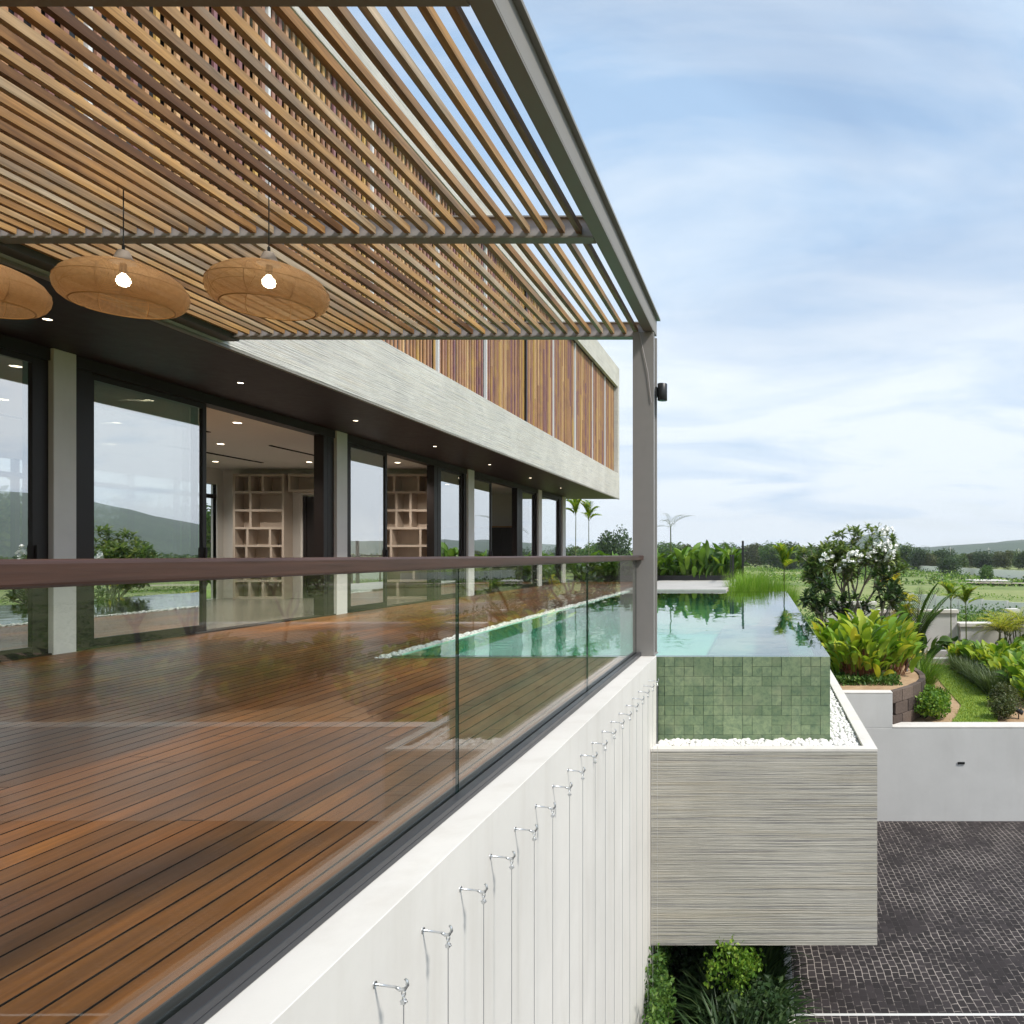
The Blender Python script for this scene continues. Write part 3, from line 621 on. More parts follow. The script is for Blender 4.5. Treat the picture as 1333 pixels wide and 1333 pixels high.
# shelves: an open bookcase of uneven boxes
def bookcase(x0, x1, label, seed):
    r = empty('bookcase', ((x0+x1)/2, 18.62, 0)); q = random.Random(seed); w_ = x1-x0; m = MB(); yb, yf = -0.001, -0.34; t = 0.055
    m.box(-w_/2, w_/2, yb-0.02, yb, 0, 3.1); b0 = m.build('back_panel', 'shelf_wood', r)
    
    for xa in (-w_/2, w_/2-t): m = MB(); m.box(xa, xa+t, yf, -0.021, 0, 3.1); m.build('side_panel', 'shelf_wood', r)
    zs = [0.0, 0.42, 0.86, 1.29, 1.73, 2.17, 2.62, 3.1-t]
    for z in zs: m = MB(); m.box(-w_/2+t, w_/2-t, yf+0.003, -0.021, z, z+t); m.build('shelf', 'shelf_wood', r)
    for z0, z1 in zip(zs, zs[1:]):
        c = q.choice(([0.24, 0.72], [0.30, 0.56], [0.20, 0.74], [0.32], [0.62], [0.26, 0.70]))
        for g in c: v = MB(); xx = -w_/2+w_*g; v.box(xx, xx+t, yf+0.006, -0.021, z0+t, z1); v.build('divider', 'shelf_wood', r)
    tag(r, label, 'bookcase', 'open bookcases inside the house')
bookcase(-13.12, -11.85, 'pale wooden bookcase of uneven boxes seen through the wide open door, beside the garden window', 4)
bookcase(-9.5, -8.15, 'pale wooden bookcase of uneven boxes seen through the second opening', 9)
r = empty('wall_cabinet', (-11.15, 18.62, 2.66))
m = MB(); m.box(-0.6, 0.62, -0.02, -0.001, 0, 0.44); m.build('back_panel', 'shelf_wood', r)
for z in (0, 0.385): m = MB(); m.box(-0.6, 0.62, -0.34, -0.021, z, z+0.055); m.build('shelf', 'shelf_wood', r)
for xx in (-0.598, 0.565): m = MB(); m.box(xx, xx+0.053, -0.337, -0.021, 0.056, 0.384); m.build('side_panel', 'shelf_wood', r)
tag(r, 'open pale wooden box shelf over the indoor doorway, right of the bookcase', 'shelf')
r = empty('cabinet', (-9.6, 26.28, 0)); m = MB(); m.box(-1.6, 1.25, -0.5, 0, 0.0, 2.05); m.build('body', 'dark_cabinet', r)
m = MB(); m.box(-1.62, 1.27, -0.52, 0, 2.052, 2.10); m.build('top_board', 'oak_trim', r)
m = MB()
for k in range(4): m.box(-1.57+k*0.7, -0.9+k*0.7, -0.515, -0.501, 0.1, 2.0)
m.build('door', 'dark_cabinet', r); tag(r, 'tall dark cabinet with an oak top against the far inner wall', 'cabinet')
r = empty('bench_table', (-9.6, 9.5, 0)); m = MB(); m.box(-0.4, 0.4, -2.6, 2.2, 0.98, 1.04); m.build('tabletop', 'oak_trim', r)
for yy in (-2.4, 0, 2.0): m = MB(); m.box(-0.3, 0.3, yy-0.04, yy+0.04, 0, 0.98); m.build('leg', 'bronze_frame', r)
tag(r, 'long oak topped bar table standing behind the sliding glass door', 'table')

# recessed lights (lit in the photograph)
def downlight(x, y, z, lab, grp, r=0.036, power=0.0):
    o = empty('recessed_light', (x, y, z)); m = MB(); m.lathe([(r*1.25, 0), (r*1.25, -0.006), (r, -0.006), (r, 0.0)], 20); m.build('trim_ring', 'bronze_frame' if z > 3.3 else 'white_alu', o)
    m = MB(); m.lathe([(r, -0.003), (r*0.6, -0.003), (0.0001, -0.003)], 20); m.build('lens', 'downlight_glow', o)
    if power:
        l = bpy.data.lights.new('downlight', 'SPOT'); l.energy = power; l.color = (1, 0.92, 0.82); l.spot_size = R(125); l.spot_blend = 0.8; l.shadow_soft_size = 0.05
        lo = bpy.data.objects.new('downlight_lamp', l); COL.objects.link(lo); lo.parent = o; lo.location = (0, 0, -0.02)
    tag(o, lab, 'light', grp)
for k, (x, y) in enumerate(((-6.88, 7.1), (-6.88, 9.73), (-6.87, 12.47), (-6.85, 15.44), (-6.85, 18.55), (-6.85, 21.8), (-6.85, 25.1))):
    downlight(x, y, ZC-0.031, '%s round recessed light in the dark soffit, counted from the left' % ords[k], 'recessed lights in the dark soffit')
inner = [(-8.5, 8.4), (-8.52, 10.25), (-8.54, 12.0), (-10.5, 12.0), (-10.5, 14.3), (-12.6, 14.3), (-12.6, 17.0), (-10.5, 17.1), (-8.5, 17.2), (-10.5, 10.2)]
for k, (x, y) in enumerate(inner):
    downlight(x, y, 3.249, '%s warm recessed light in the pale indoor ceiling, counted from the camera' % ords[k], 'recessed lights indoors', 0.06, 140)
downlight(-9.6, 22.5, 3.249, 'warm recessed light in the farthest room with the dark cabinet', 'recessed lights indoors', 0.06, 150)

# ------------------------------------------------------------------ pool
P = empty('swimming_pool', (0, 0, 0)); tag(P, 'raised infinity pool clad in green stone tiles beside the deck', 'pool')
PX0, PX1, PY0, PY1 = -3.95, 0.735, 7.94, 22.1
mb = MB(); mb.box(PX0-0.1, PX1-0.014, PY0+0.014, PY0+0.15, -2.0, -0.006); mb.box(PX1-0.15, PX1-0.014, PY0+0.15, PY1, -2.0, -0.006); mb.build('core_wall', 'grout', P)
mb = MB(); mb.quad((PX0, PY0+.15, -1.3), (PX1-.15, PY0+.15, -1.3), (PX1-.15, PY1, -1.3), (PX0, PY1, -1.3))
mb.quad((PX0, PY0+.151, -1.3), (PX0, PY0+.151, -.01), (PX1-.151, PY0+.151, -.01), (PX1-.151, PY0+.151, -1.3))
mb.quad((PX0+.001, PY0+.15, -1.3), (PX0+.001, PY1, -1.3), (PX0+.001, PY1, 0.01), (PX0+.001, PY0+.15, 0.01)); mb.quad((PX0, PY1-.001, -1.3), (PX1, PY1-.001, -1.3), (PX1, PY1-.001, 0.0), (PX0, PY1-.001, 0.0))
mb.quad((PX1-.152, PY0+.15, -1.3), (PX1-.152, PY1, -1.3), (PX1-.152, PY1, -.01), (PX1-.152, PY0+.15, -.01))
mb.box(PX0, PX0+0.35, PY0+.16, PY1-.01, -1.29, -0.25); mb.build('basin', 'basin_tile', P)
# tiles as separate little slabs, in 0.33 modules split into halves and thirds
tr = random.Random(21); mods = []
def module(u0, v0, s):
    c = tr.random(); t = s/3
    if c < 0.35: return [(u0+i*t, v0+j*t, t, t) for i in range(3) for j in range(3)]
    if c < 0.6: return [(u0, v0, 2*t, 2*t), (u0+2*t, v0, t, t), (u0+2*t, v0+t, t, t), (u0, v0+2*t, t, t), (u0+t, v0+2*t, 2*t, t)]
    if c < 0.8: return [(u0, v0, t, 2*t), (u0+t, v0, 2*t, t), (u0+t, v0+t, t, t), (u0+2*t, v0+t, t, t), (u0, v0+2*t, 2*t, t), (u0+2*t, v0+2*t, t, t)]
    return [(u0, v0, 2*t, t), (u0+2*t, v0, t, 2*t), (u0, v0+t, t, t), (u0+t, v0+t, t, t), (u0, v0+2*t, t, t), (u0+t, v0+2*t, 2*t, t)]
def tiles(length):
    out = []; s = 0.315; u = 0
    while u < length-0.01:
        v = 0
        while v < 0.94: out += module(u, v, s); v += s
        u += s
    return out
g_ = 0.0014
mb = MB()
for u, v, a, h in tiles(1.88):
    x1 = PX1-u; x0 = max(-1.12, x1-a); z1 = -v; z0 = -v-h; o_ = tr.uniform(-0.001, 0.001)
    if x1 < -1.10: continue
    gg = g_*(2.4 if tr.random() < 0.15 else 1)
    mb.box(x0+gg, x1-gg, PY0+o_, PY0+0.013, z0+g_, z1-g_ if v > 0 else -0.001, faces='xXyzZ')
bevel(mb.build('front_tiles', 'green_tile', P), 0.0015, 1)
mb = MB()
for u, v, a, h in tiles(14.1):
    y0 = PY0+0.016+u; y1 = min(PY1, y0+a); z1 = -v; z0 = -v-h
    mb.box(PX1-0.013, PX1, y0+g_, y1-g_, z0+g_, z1-g_ if v > 0 else -0.001, faces='XyYzZ')
mb.build('side_tiles', 'green_tile', P)
mb = MB(); mb.box(PX0-0.02, -1.12, PY0, PY0+0.013, -0.3, -0.002); mb.build('deck_edge_tiles', 'green_tile', P)
mb = MB(); nx, ny = 30, 90
mb.quad((PX0, PY0+0.004, 0.0), (PX1-0.004, PY0+0.004, 0.0), (PX1-0.004, PY1-0.002, 0.0), (PX0, PY1-0.002, 0.0))
struct('pool_water', mb, 'pool_water')
# concrete trough catching the overflow
T = empty('overflow_trough', (0, 0, 0)); TX, TY = 1.156, 7.40
mb = MB(); mb.box(-1.115, TX, TY, TY+0.12, -2.82, -0.875); mb.box(TX-0.12, TX, TY+0.12, 22.8, -2.82, -0.875); mb.box(-1.115, TX-0.12, TY+0.12, 22.8, -2.82, -1.0)
mb.build('concrete_shell', 'trough_concrete', T)
mb = MB(); mb.box(-1.117, TX+0.004, TY-0.004, TY+0.123, -0.875, -0.85); mb.box(TX-0.123, TX+0.004, TY+0.123, 22.8, -0.875, -0.85); mb.build('rim', 'cap_render', T)
tag(T, 'cantilevered board marked concrete trough round the green tiled pool wall', 'trough')
pb = MB(); q = random.Random(8); ico = []
bmt = bmesh.new(); bmesh.ops.create_icosphere(bmt, subdivisions=2, radius=1); IV = [v.co.copy() for v in bmt.verts]; IF = [tuple(v.index for v in f.verts) for f in bmt.faces]; bmt.free()
bmt = bmesh.new(); bmesh.ops.create_icosphere(bmt, subdivisions=1, radius=1); JV = [v.co.copy() for v in bmt.verts]; JF = [tuple(v.index for v in f.verts) for f in bmt.faces]; bmt.free()
def pebble(x, y, z, r, hi=True):
    V_, F_ = (IV, IF) if hi else (JV, JF); i = len(pb.v); sx, sy, sz = (r*q.uniform(0.8, 1.3), r*q.uniform(0.8, 1.3), r*q.uniform(0.55, 0.9)); a = q.uniform(0, 6.28); ca, sa = math.cos(a), math.sin(a)
    for c in V_:
        k = 1+q.uniform(-0.08, 0.08); px, py = c.x*sx*k, c.y*sy*k; pb.v.append((x+px*ca-py*sa, y+px*sa+py*ca, z+c.z*sz*k))
    for f in F_: pb.f.append(tuple(i+t for t in f)); pb.mi.append(0)
def strip(x0, x1, y0, y1, z, d, hi):
    x = x0
    while x < x1:
        y = y0
        while y < y1:
            pebble(x+q.uniform(-d, d)*0.35, y+q.uniform(-d, d)*0.35, z+q.uniform(-0.008, 0.016), d*q.uniform(0.45, 0.75), hi); y += d
        x += d
strip(-1.08, 1.02, 7.54, 7.93, -0.90, 0.042, True)
strip(0.76, 1.02, 7.95, 14, -0.90, 0.048, False); strip(0.76, 1.02, 14, 22, -0.90, 0.07, False)
strip(-4.10, -3.98, 7.86, 14, -0.005, 0.042, False); strip(-4.10, -3.98, 14, 22, -0.005, 0.055, False)
tag(pb.build('pebbles', 'white_pebble', smooth=True), 'white rounded pebbles filling the strips round the pool', 'pebbles', kind='stuff')
mb = MB(); mb.box(-4.128, -3.952, 7.85, 22.1, -0.12, -0.03); mb.box(0.736, 1.035, 7.53, 22.7, -0.999, -0.915); mb.box(-1.11, 0.735, 7.53, 7.935, -0.999, -0.915); struct('pebble_bed', mb, 'white_pebble')

# ------------------------------------------------------------------ garden walls and levels
r = empty('retaining_wall', (5, 13.6, ZD)); 
def wbox(par, name, mat, *b, bev=0.008):
    m = MB(); m.box(*b); o = m.build(name, mat, par); o.location = tuple(-c for c in par.location); bevel(o, bev); return o
wbox(r, 'low_wall', 'grey_render', -1.0, 22, 13.56, 13.76, ZD-0.2, -2.09); wbox(r, 'high_wall', 'grey_render', -1.0, 2.40, 13.5602, 13.76, -2.09, -1.46)
wbox(r, 'coping', 'cap_render', 2.402, 22, 13.555, 13.93, -2.088, -2.06); wbox(r, 'coping', 'cap_render', -1.0, 2.402, 13.556, 13.80, -1.458, -1.43)
wbox(r, 'stair_flank', 'grey_render', 12, 12.3, 8.5, 13.55, ZD-0.1, -2.4)
tag(r, 'pale grey retaining wall between the drive and the garden', 'wall')
r = empty('step_light', (3.66, 13.555, -2.73)); m = MB(); m.box(-0.065, 0.065, -0.012, 0.0, -0.02, 0.02); m.build('housing', 'black_metal', r); m = MB(); m.box(-0.055, 0.055, -0.014, -0.0125, -0.008, 0.006); m.build('lens', 'dark_void', r)
tag(r, 'tiny black rectangular step light set in the grey retaining wall', 'light')
arc = [(2.35, 13.80), (2.72, 14.2), (2.99, 14.6), (3.20, 15.0), (3.31, 15.4), (3.37, 15.9), (3.37, 16.4), (3.33, 17), (3.28, 18), (3.2, 19.5), (3.12, 21), (3.1, 24.2)]
poly = [(1.0, 13.75)]+arc+[(-1.05, 24.2), (-1.05, 22.8), (1.0, 22.8)]
mb = MB(); mb.v += [(x, y, ZP+0.0) for x, y in poly]; mb.f.append(tuple(range(len(poly)))); mb.mi.append(0)
struct('raised_bed', mb, 'sand')
mb = MB(); mb.quad((1.1, 13.77, ZL), (22, 13.77, ZL), (22, 24.5, ZL), (1.1, 24.5, ZL)); mb.quad((22, 13.7, ZL), (22, 13.7, ZF-1), (22, 24.5, ZF-1), (22, 24.5, ZL)); struct('garden_ground', mb, 'sand')
mb = MB(); mb.quad((1.1, 24.5, ZL-.02), (22, 24.5, ZL-.02), (22, 30, ZL-.3), (1.1, 30, ZL-.3)); mb.quad((1.1, 30, ZL-.3), (22, 30, ZL-.3), (26, 46, ZF-.3), (-3, 46, ZF-.3)); struct('grass_bank', mb, 'lawn')
mb = MB(); mb.quad((-1.3, 22.8, ZP-0.05), (1.1, 22.8, ZP-0.05), (1.1, 34, ZP-0.05), (-1.3, 34, ZP-0.05)); mb.quad((-1.3, 34, ZP-0.05), (1.1, 34, ZP-0.05), (1.1, 34, ZF-1), (-1.3, 34, ZF-1)); mb.quad((1.1, 24, ZP-0.05), (1.1, 34, ZP-0.05), (1.1, 34, ZF-1), (1.1, 24, ZF-1)); struct('rear_bed', mb, 'soil')
# sleeper edging following the curve
sl = MB(); q = random.Random(2); pts = []
for (xa, ya), (xb, yb) in zip(arc[:-1], arc[1:]):
    L = math.hypot(xb-xa, yb-ya); k = max(1, round(L/0.12))
    for i in range(k): pts.append((xa+(xb-xa)*i/k, ya+(yb-ya)*i/k))
for row in range(3):
    i = row % 2
    while i < len(pts)-4:
        st = 4 if i % 5 else 3; a, b_ = pts[i], pts[min(i+st, len(pts)-1)]; d = Vector((b_[0]-a[0], b_[1]-a[1], 0)); L = d.length; d.normalize(); nrm = Vector((d.y, -d.x, 0)); c = Vector(((a[0]+b_[0])/2, (a[1]+b_[1])/2, ZL+0.13+row*0.232))+nrm*(0.05+q.uniform(-0.012, 0.012))
        sl.obox(c, d*(L/2-0.004), nrm*0.06, Vector((0, 0, 0.113))); i += st
tag(bevel(sl.build('sleeper_edging', 'sleeper_wood'), 0.008), 'curved edging of weathered dark timber blocks holding up the raised bed', 'edging')
# lawn
lp = [(4.97, 21.7), (5.68, 21.4), (5.45, 19.5), (5.30, 18.0), (5.22, 16.6), (4.95, 15.4), (4.50, 14.15), (3.62, 14.15), (3.98, 15.0), (4.28, 15.84), (4.40, 17.2), (4.52, 18.6), (4.7, 20.2)]
mb = MB(); mb.v += [(x, y, ZL+0.02) for x, y in lp]; mb.f.append(tuple(range(len(lp)))); mb.mi.append(0); struct('lawn', mb, 'lawn')
def inside(x, y, P_):
    c = False; j = len(P_)-1
    for i in range(len(P_)):
        if (P_[i][1] > y) != (P_[j][1] > y) and x < (P_[j][0]-P_[i][0])*(y-P_[i][1])/(P_[j][1]-P_[i][1])+P_[i][0]: c = not c
        j = i
    return c
gr = MB(); q = random.Random(9)
for _ in range(26000):
    x, y = q.uniform(3.5, 5.8), q.uniform(14.1, 21.8)
    if not inside(x+q.gauss(0, 0.04), y, lp): continue
    h = q.uniform(0.02, 0.05); a = q.uniform(0, 6.28); i = len(gr.v); gr.v += [(x-0.006*math.cos(a), y-0.006*math.sin(a), ZL+0.018), (x+0.006*math.cos(a), y+0.006*math.sin(a), ZL+0.018), (x+q.gauss(0, 0.015), y+q.gauss(0, 0.015), ZL+0.02+h)]; gr.f.append((i, i+1, i+2)); gr.mi.append(0)
tag(gr.build('grass', 'leaf_lime'), 'short green blades of the narrow lawn', 'grass', kind='stuff')
mb = MB(); mb.box(5.0, 5.95, 22.0, 22.3, ZL-0.05, ZL+0.15); mb.box(5.1, 6.1, 22.6, 22.9, ZL, ZL+0.30); bevel(struct('garden_step', mb, 'old_concrete'), 0.01)
def gwall(label, x0, x1, y, ztop, zb, name='garden_wall', cap=0.12, th=0.22):
    r = empty(name, ((x0+x1)/2, y, zb)); m = MB(); m.box(x0, x1, y, y+th, zb, ztop-cap); o = m.build('wall', 'grey_render', r); m = MB(); m.box(x0-0.05, x1+0.05, y-0.06, y+th+0.06, ztop-cap+0.002, ztop); o2 = m.build('coping', 'cap_render', r); bevel(o2, 0.01)
    for o_ in (o, o2): o_.location = (-(x0+x1)/2, -y, -zb)
    tag(r, label, 'wall', 'white walls at the back of the garden')
gwall('tall white garden wall with flat coping behind the dark spiky palm', 3.9, 6.45, 24.4, -0.72, ZL)
gwall('longer and lower white garden wall at the right edge behind the yellow palm', 6.52, 16, 24.2, -1.15, ZL, th=0.5)
gwall('short white wall half hidden behind the white flowering tree', 2.3, 4.15, 27.0, -0.62, ZL)
r = empty('gate_pier', (9.5, 28, ZF)); m = MB(); m.box(-0.16, 0.16, -0.16, 0.16, 0, 3.1); m.build('shaft', 'grey_render', r); m = MB(); m.box(-0.22, 0.22, -0.22, 0.22, 3.102, 3.25); m.build('cap', 'cap_render', r); tag(r, 'square white pier with a cap standing behind the lower garden wall', 'pier')
# garden fittings
r = empty('bollard_light', G(1180, 874, ZP)); m = MB(); m.tube([(0, 0, 0), (0, 0, 0.30)], 0.035, 14); m.build('post', 'black_metal', r, True); m = MB(); m.tube([(0, 0, 0.302), (0, 0, 0.33)], 0.038, 14); m.build('head', 'black_metal', r, True); tag(r, 'black bollard light at the curved edge of the raised bed', 'light')
r = empty('garden_spotlight', G(1326, 936, ZL)); m = MB(); m.tube([(0, 0, 0), (0, 0, 0.1)], 0.012, 8); m.build('spike', 'black_metal', r); m = MB(); m.tube([(0.08, -0.02, 0.12), (-0.08, 0.04, 0.2)], [0.05, 0.04], 14); m.build('head', 'black_metal', r); tag(r, 'black garden spotlight on the sand at the right edge', 'light', 'garden spotlights')
r = empty('garden_spotlight', G(1249, 869, ZL)); m = MB(); m.tube([(0, 0, 0), (0, 0, 0.1)], 0.012, 8); m.build('spike', 'black_metal', r); m = MB(); m.tube([(0.14, -0.02, 0.10), (-0.1, 0.04, 0.22)], [0.07, 0.06], 14); m.build('head', 'black_metal', r); tag(r, 'black garden spotlight at the far end of the lawn by the step', 'light', 'garden spotlights')
for (u, Y, z0, z1, lb) in ((967, 27.5, -1.5, ZV(704, 27.5), 'tall thin black pole beyond the far end of the pool'), (954, 26.5, 0.0, ZV(722, 26.5), 'shorter black post at the end of the terrace')):
    r = empty('black_pole', (XY(u, Y), Y, z0)); m = MB(); m.box(-0.04, 0.04, -0.04, 0.04, 0, z1-z0); m.build('shaft', 'black_metal', r); m = MB(); m.box(-0.08, 0.08, -0.08, 0.08, -0.02, 0.015); m.build('foot', 'black_metal', r); tag(r, lb, 'pole', 'black poles past the pool')
r = empty('terrace_rail', (-1.15, 29.4, 0.06)); m = MB(); m.box(-0.03, 0.03, -2.6, 2.0, 0.98, 1.03); m.build('top_rail', 'black_metal', r)
for k in range(4): m = MB(); m.box(-0.02, 0.02, -2.6+k*1.5, -2.56+k*1.5, 0, 0.98); m.build('baluster', 'black_metal', r)
tag(r, 'low black metal rail on the terrace edge behind the leafy hedge', 'railing')
#PLANTS

def clump(name, n, rad, H, L, W, mat, seed, el=1.1, droop=1.5, stem='stem_green', seg=5, hmin=0.15, fold=0.3, ry=1.0):
    # broad leaves carried on arching stalks
    q = random.Random(seed); r = empty(name); lf = MB(); st = MB()
    for k in range(n):
        a = q.uniform(0, 6.28); rr = rad*math.sqrt(q.random()); bx, by = rr*0.55*math.cos(a), rr*0.55*ry*math.sin(a)
        tx, ty = rr*math.cos(a), rr*ry*math.sin(a); t = 1-(rr/rad)**2*0.45; hz_ = H*t*q.uniform(hmin, 1.0)
        az_ = a+q.gauss(0, 0.8); p1 = (tx, ty, hz_); st.tube([(bx, by, 0), (bx*0.6+tx*0.4, by*0.6+ty*0.4, hz_*0.55), p1], [0.008, 0.006, 0.004], 4, cap=False)
        s = q.uniform(0.65, 1.15); lf.leaf(p1, az_, L*s, W*s, el+q.gauss(0, 0.25), droop*q.uniform(0.6, 1.2), seg, fold, q.gauss(0, 0.35))
    lf.build('foliage', mat, r, True); st.build('stems', stem, r); return r
def grass_clump(name, n, rad, H, mat, seed, W=0.014, droop=1.6, ry=1.0, upright=0.25):
    q = random.Random(seed); r = empty(name); lf = MB()
    for k in range(n):
        a = q.uniform(0, 6.28); rr = rad*math.sqrt(q.random())
        lf.leaf((rr*math.cos(a), rr*ry*math.sin(a), 0), a+q.gauss(0, 0.9), H*q.uniform(0.6, 1.15), W*q.uniform(0.7, 1.3), 1.45-abs(q.gauss(0, upright)), droop*q.uniform(0.3, 1.0), 4, 0.2)
    lf.build('blades', mat, r, True); return r
def bush(name, n, rx, ry, H, leaf, mat, seed, asp=0.6, stem=True, lobes=9):
    q = random.Random(seed); r = empty(name); lf = MB(); L = []
    for k in range(lobes):
        a = q.uniform(0, 6.28); rr = math.sqrt(q.random())*0.7; L.append((rx*rr*math.cos(a), ry*rr*math.sin(a), H*q.uniform(0.3, 0.72), q.uniform(0.3, 0.5)))
    for k in range(n):
        cx, cy, cz, s = q.choice(L); d = Vector((q.gauss(0, 1), q.gauss(0, 1), q.gauss(0, 1))).normalized()*(q.random()**0.3)
        z = cz+d.z*H*s*0.85
        if z < 0.01: z = q.uniform(0.01, H*0.2)
        lf.card((cx+d.x*rx*s*1.25, cy+d.y*ry*s*1.25, z), leaf, q, asp)
    lf.build('foliage', mat, r)
    if stem:
        st = MB()
        for cx, cy, cz, s in L: st.tube([(cx*0.2, cy*0.2, 0), (cx*0.6, cy*0.6, cz*0.6), (cx, cy, cz)], [0.012, 0.009, 0.005], 5)
        st.build('stems', 'dark_bark', r)
    return r
def palm(name, th, nf, FL, mat, seed, tr=0.03, ll=0.28, lw=0.03, el=1.0, droop=1.5, nleaf=16, stems=1, spread=0.3, bark='stem_green', spin=(0, 6.28)):
    q = random.Random(seed); r = empty(name); lf = MB(); tk = MB()
    for s_ in range(stems):
        a = q.uniform(0, 6.28) if stems > 1 else 0; ox, oy = (spread*math.cos(a)*q.random(), spread*math.sin(a)*q.random()) if stems > 1 else (0, 0)
        h = th*q.uniform(0.75, 1.1) if stems > 1 else th; tx, ty = ox*1.7+q.gauss(0, 0.03), oy*1.7+q.gauss(0, 0.03)
        tk.tube([(ox, oy, 0), ((ox+tx)/2, (oy+ty)/2, h*0.5), (tx, ty, h)], [tr*1.2, tr, tr*0.75], 8)
        for k in range(nf):
            a = 6.28*k/nf+q.uniform(-0.4, 0.4); e0 = el+q.gauss(0, 0.22); F = FL*q.uniform(0.75, 1.1); dr = droop*q.uniform(0.6, 1.15)
            p = Vector((tx, ty, h)); hh = Vector((math.cos(a), math.sin(a), 0)); sd_ = Vector((-math.sin(a), math.cos(a), 0)); spine = [tuple(p)]
            for i in range(nleaf):
                t = i/nleaf; e = e0-dr*t; d = hh*math.cos(e)+Vector((0, 0, math.sin(e))); p = p+d*(F/nleaf); spine.append(tuple(p))
                if t > 0.12:
                    lenf = ll*math.sin(math.pi*min(1, t*0.85+0.15))**0.6*q.uniform(0.85, 1.1)
                    for sg_ in (-1, 1):
                        v = (d*0.75+sd_*sg_); v.normalize(); az_ = math.atan2(v.y, v.x)
                        lf.leaf(p, az_, lenf, lw, math.asin(max(-1, min(1, v.z)))+0.25, 0.9, 2, 0.15)
            tk.tube(spine[::3], 0.006, 4, cap=False)
    lf.build('fronds', mat, r, True); tk.build('trunk', bark, r, True); return r
def limb_tree(name, H, seed, leafmat_, bark, leaf, nleaf, spread=0.5, levels=4, whorl=False, flowers=0, trunk_r=0.05, first=0.28, cl=0.35, ang=0.5, asp=0.5, lowtrunks=1, squash=1.0):
    # a tapered trunk with forking limbs and leaves round the twig ends
    q = random.Random(seed); r = empty(name); tk = MB(); lf = MB(); fl = MB(); tips = []
    def grow(p, d, L, rad, lv):
        mid = p+d*L*0.5+Vector((q.gauss(0, 1), q.gauss(0, 1), 0))*L*0.06; e = p+d*L
        tk.tube([p, mid, e], [rad, rad*0.85, rad*0.68], 7 if lv > 1 else 4, cap=False)
        if lv == 0: tips.append((e, d)); return
        if lv <= 2: tips.append((e, d))
        k = q.choice((2, 3, 3)); a0 = q.uniform(0, 6.28)
        for i in range(k):
            a = a0+i*6.28/k+q.gauss(0, 0.3); o1 = d.orthogonal().normalized(); o1.rotate(Matrix.Rotation(a, 3, d)); s = ang*q.uniform(0.7, 1.35)*spread*2
            nd = (d+o1*s).normalized(); nd.z = nd.z*0.85+0.12; nd.normalize(); grow(e, nd, L*q.uniform(0.62, 0.85), rad*0.66, lv-1)
    for t in range(lowtrunks):
        a = q.uniform(0, 6.28); d = Vector((math.cos(a)*0.25*(lowtrunks > 1), math.sin(a)*0.25*(lowtrunks > 1), 1)).normalized()
        grow(Vector((math.cos(a)*0.08*(lowtrunks > 1), math.sin(a)*0.08*(lowtrunks > 1), -0.05)), d, H*first*q.uniform(0.85, 1.1), trunk_r, levels)
    zmax = max(e.z for e, d in tips); k_ = (H*0.93)/zmax
    tk.v = [(x, y, z*k_) for x, y, z in tk.v]; tips = [(Vector((e.x, e.y, e.z*k_)), d) for e, d in tips]
    if whorl:
        for e, d in tips:
            n_ = q.randint(11, 17); a0 = q.uniform(0, 6.28)
            for i in range(n_):
                a = a0+i*2.399; lf.leaf(e-Vector((0, 0, 0.006*i))+Vector((0, 0, 0.03)), a, leaf*q.uniform(0.7, 1.15), leaf*asp, 1.05-0.09*i+q.gauss(0, 0.15), 0.7, 3, 0.25, q.gauss(0, 0.2))
        for e, d in sorted(tips, key=lambda t: -(-t[0].y*0.9+t[0].z*0.35+abs(t[0].x)*0.2+q.uniform(0, 1.4)))[:flowers]:
            e = e+Vector((0, -0.10, 0.03)); fl = MB()
            for j in range(q.randint(4, 9)):
                c = e+Vector((q.gauss(0, 0.085), q.gauss(0, 0.085), 0.10+q.gauss(0, 0.06)))
                for i in range(4): fl.card(c+Vector((q.gauss(0, 0.02), q.gauss(0, 0.02), q.gauss(0, 0.02))), 0.115, q, 0.85)
            fl.build('flower_cluster', 'petal_white', r)
    else:
        per = max(1, nleaf//len(tips))
        for e, d in tips:
            cs_ = cl*H*q.uniform(0.10, 0.24)
            for i in range(per):
                v = Vector((q.gauss(0, 1), q.gauss(0, 1), q.gauss(0, 0.75)*squash)); lf.card(e+v*cs_*0.75, leaf, q, asp)
    lf.build('crown', leafmat_, r, whorl); tk.build('trunk', bark, r, True)
    return r
def put(o, loc, label, cat, group=None, rz=0, sc=1, sz=None):
    o.location = loc; o.rotation_euler = (0, 0, rz); o.scale = (sc, sc, sz or sc); return tag(o, label, cat, group)
def again(o, *a, **k): return put(copy_tree(o), *a, **k)
q = random.Random(77)

# --- raised bed beside the pool
ft = limb_tree('frangipani_tree', 3.55, 12, 'leaf_frangi', 'trunk_bark', 0.21, 0, spread=0.43, levels=4, whorl=True, flowers=20, trunk_r=0.055, asp=0.36, lowtrunks=4, ang=0.5, first=0.22)
put(ft, (2.45, 20.2, ZP), 'white flowering tree with glossy leaf rosettes and a pale trunk rising above the pool corner', 'tree')
sb = limb_tree('frangipani_tree', 2.0, 5, 'leaf_dark', 'trunk_bark', 0.28, 0, spread=0.6, levels=2, whorl=True, flowers=0, trunk_r=0.04, asp=0.32, lowtrunks=2)
put(sb, (1.75, 18.6, ZP), 'low dark leaved young tree right beside the far pool edge, left of the flowering tree', 'tree')
again(sb, (2.95, 19.3, ZP), 'low dark leaved young tree filling the right side under the flowering tree', 'tree', rz=2.4, sc=1.0, sz=1.1)
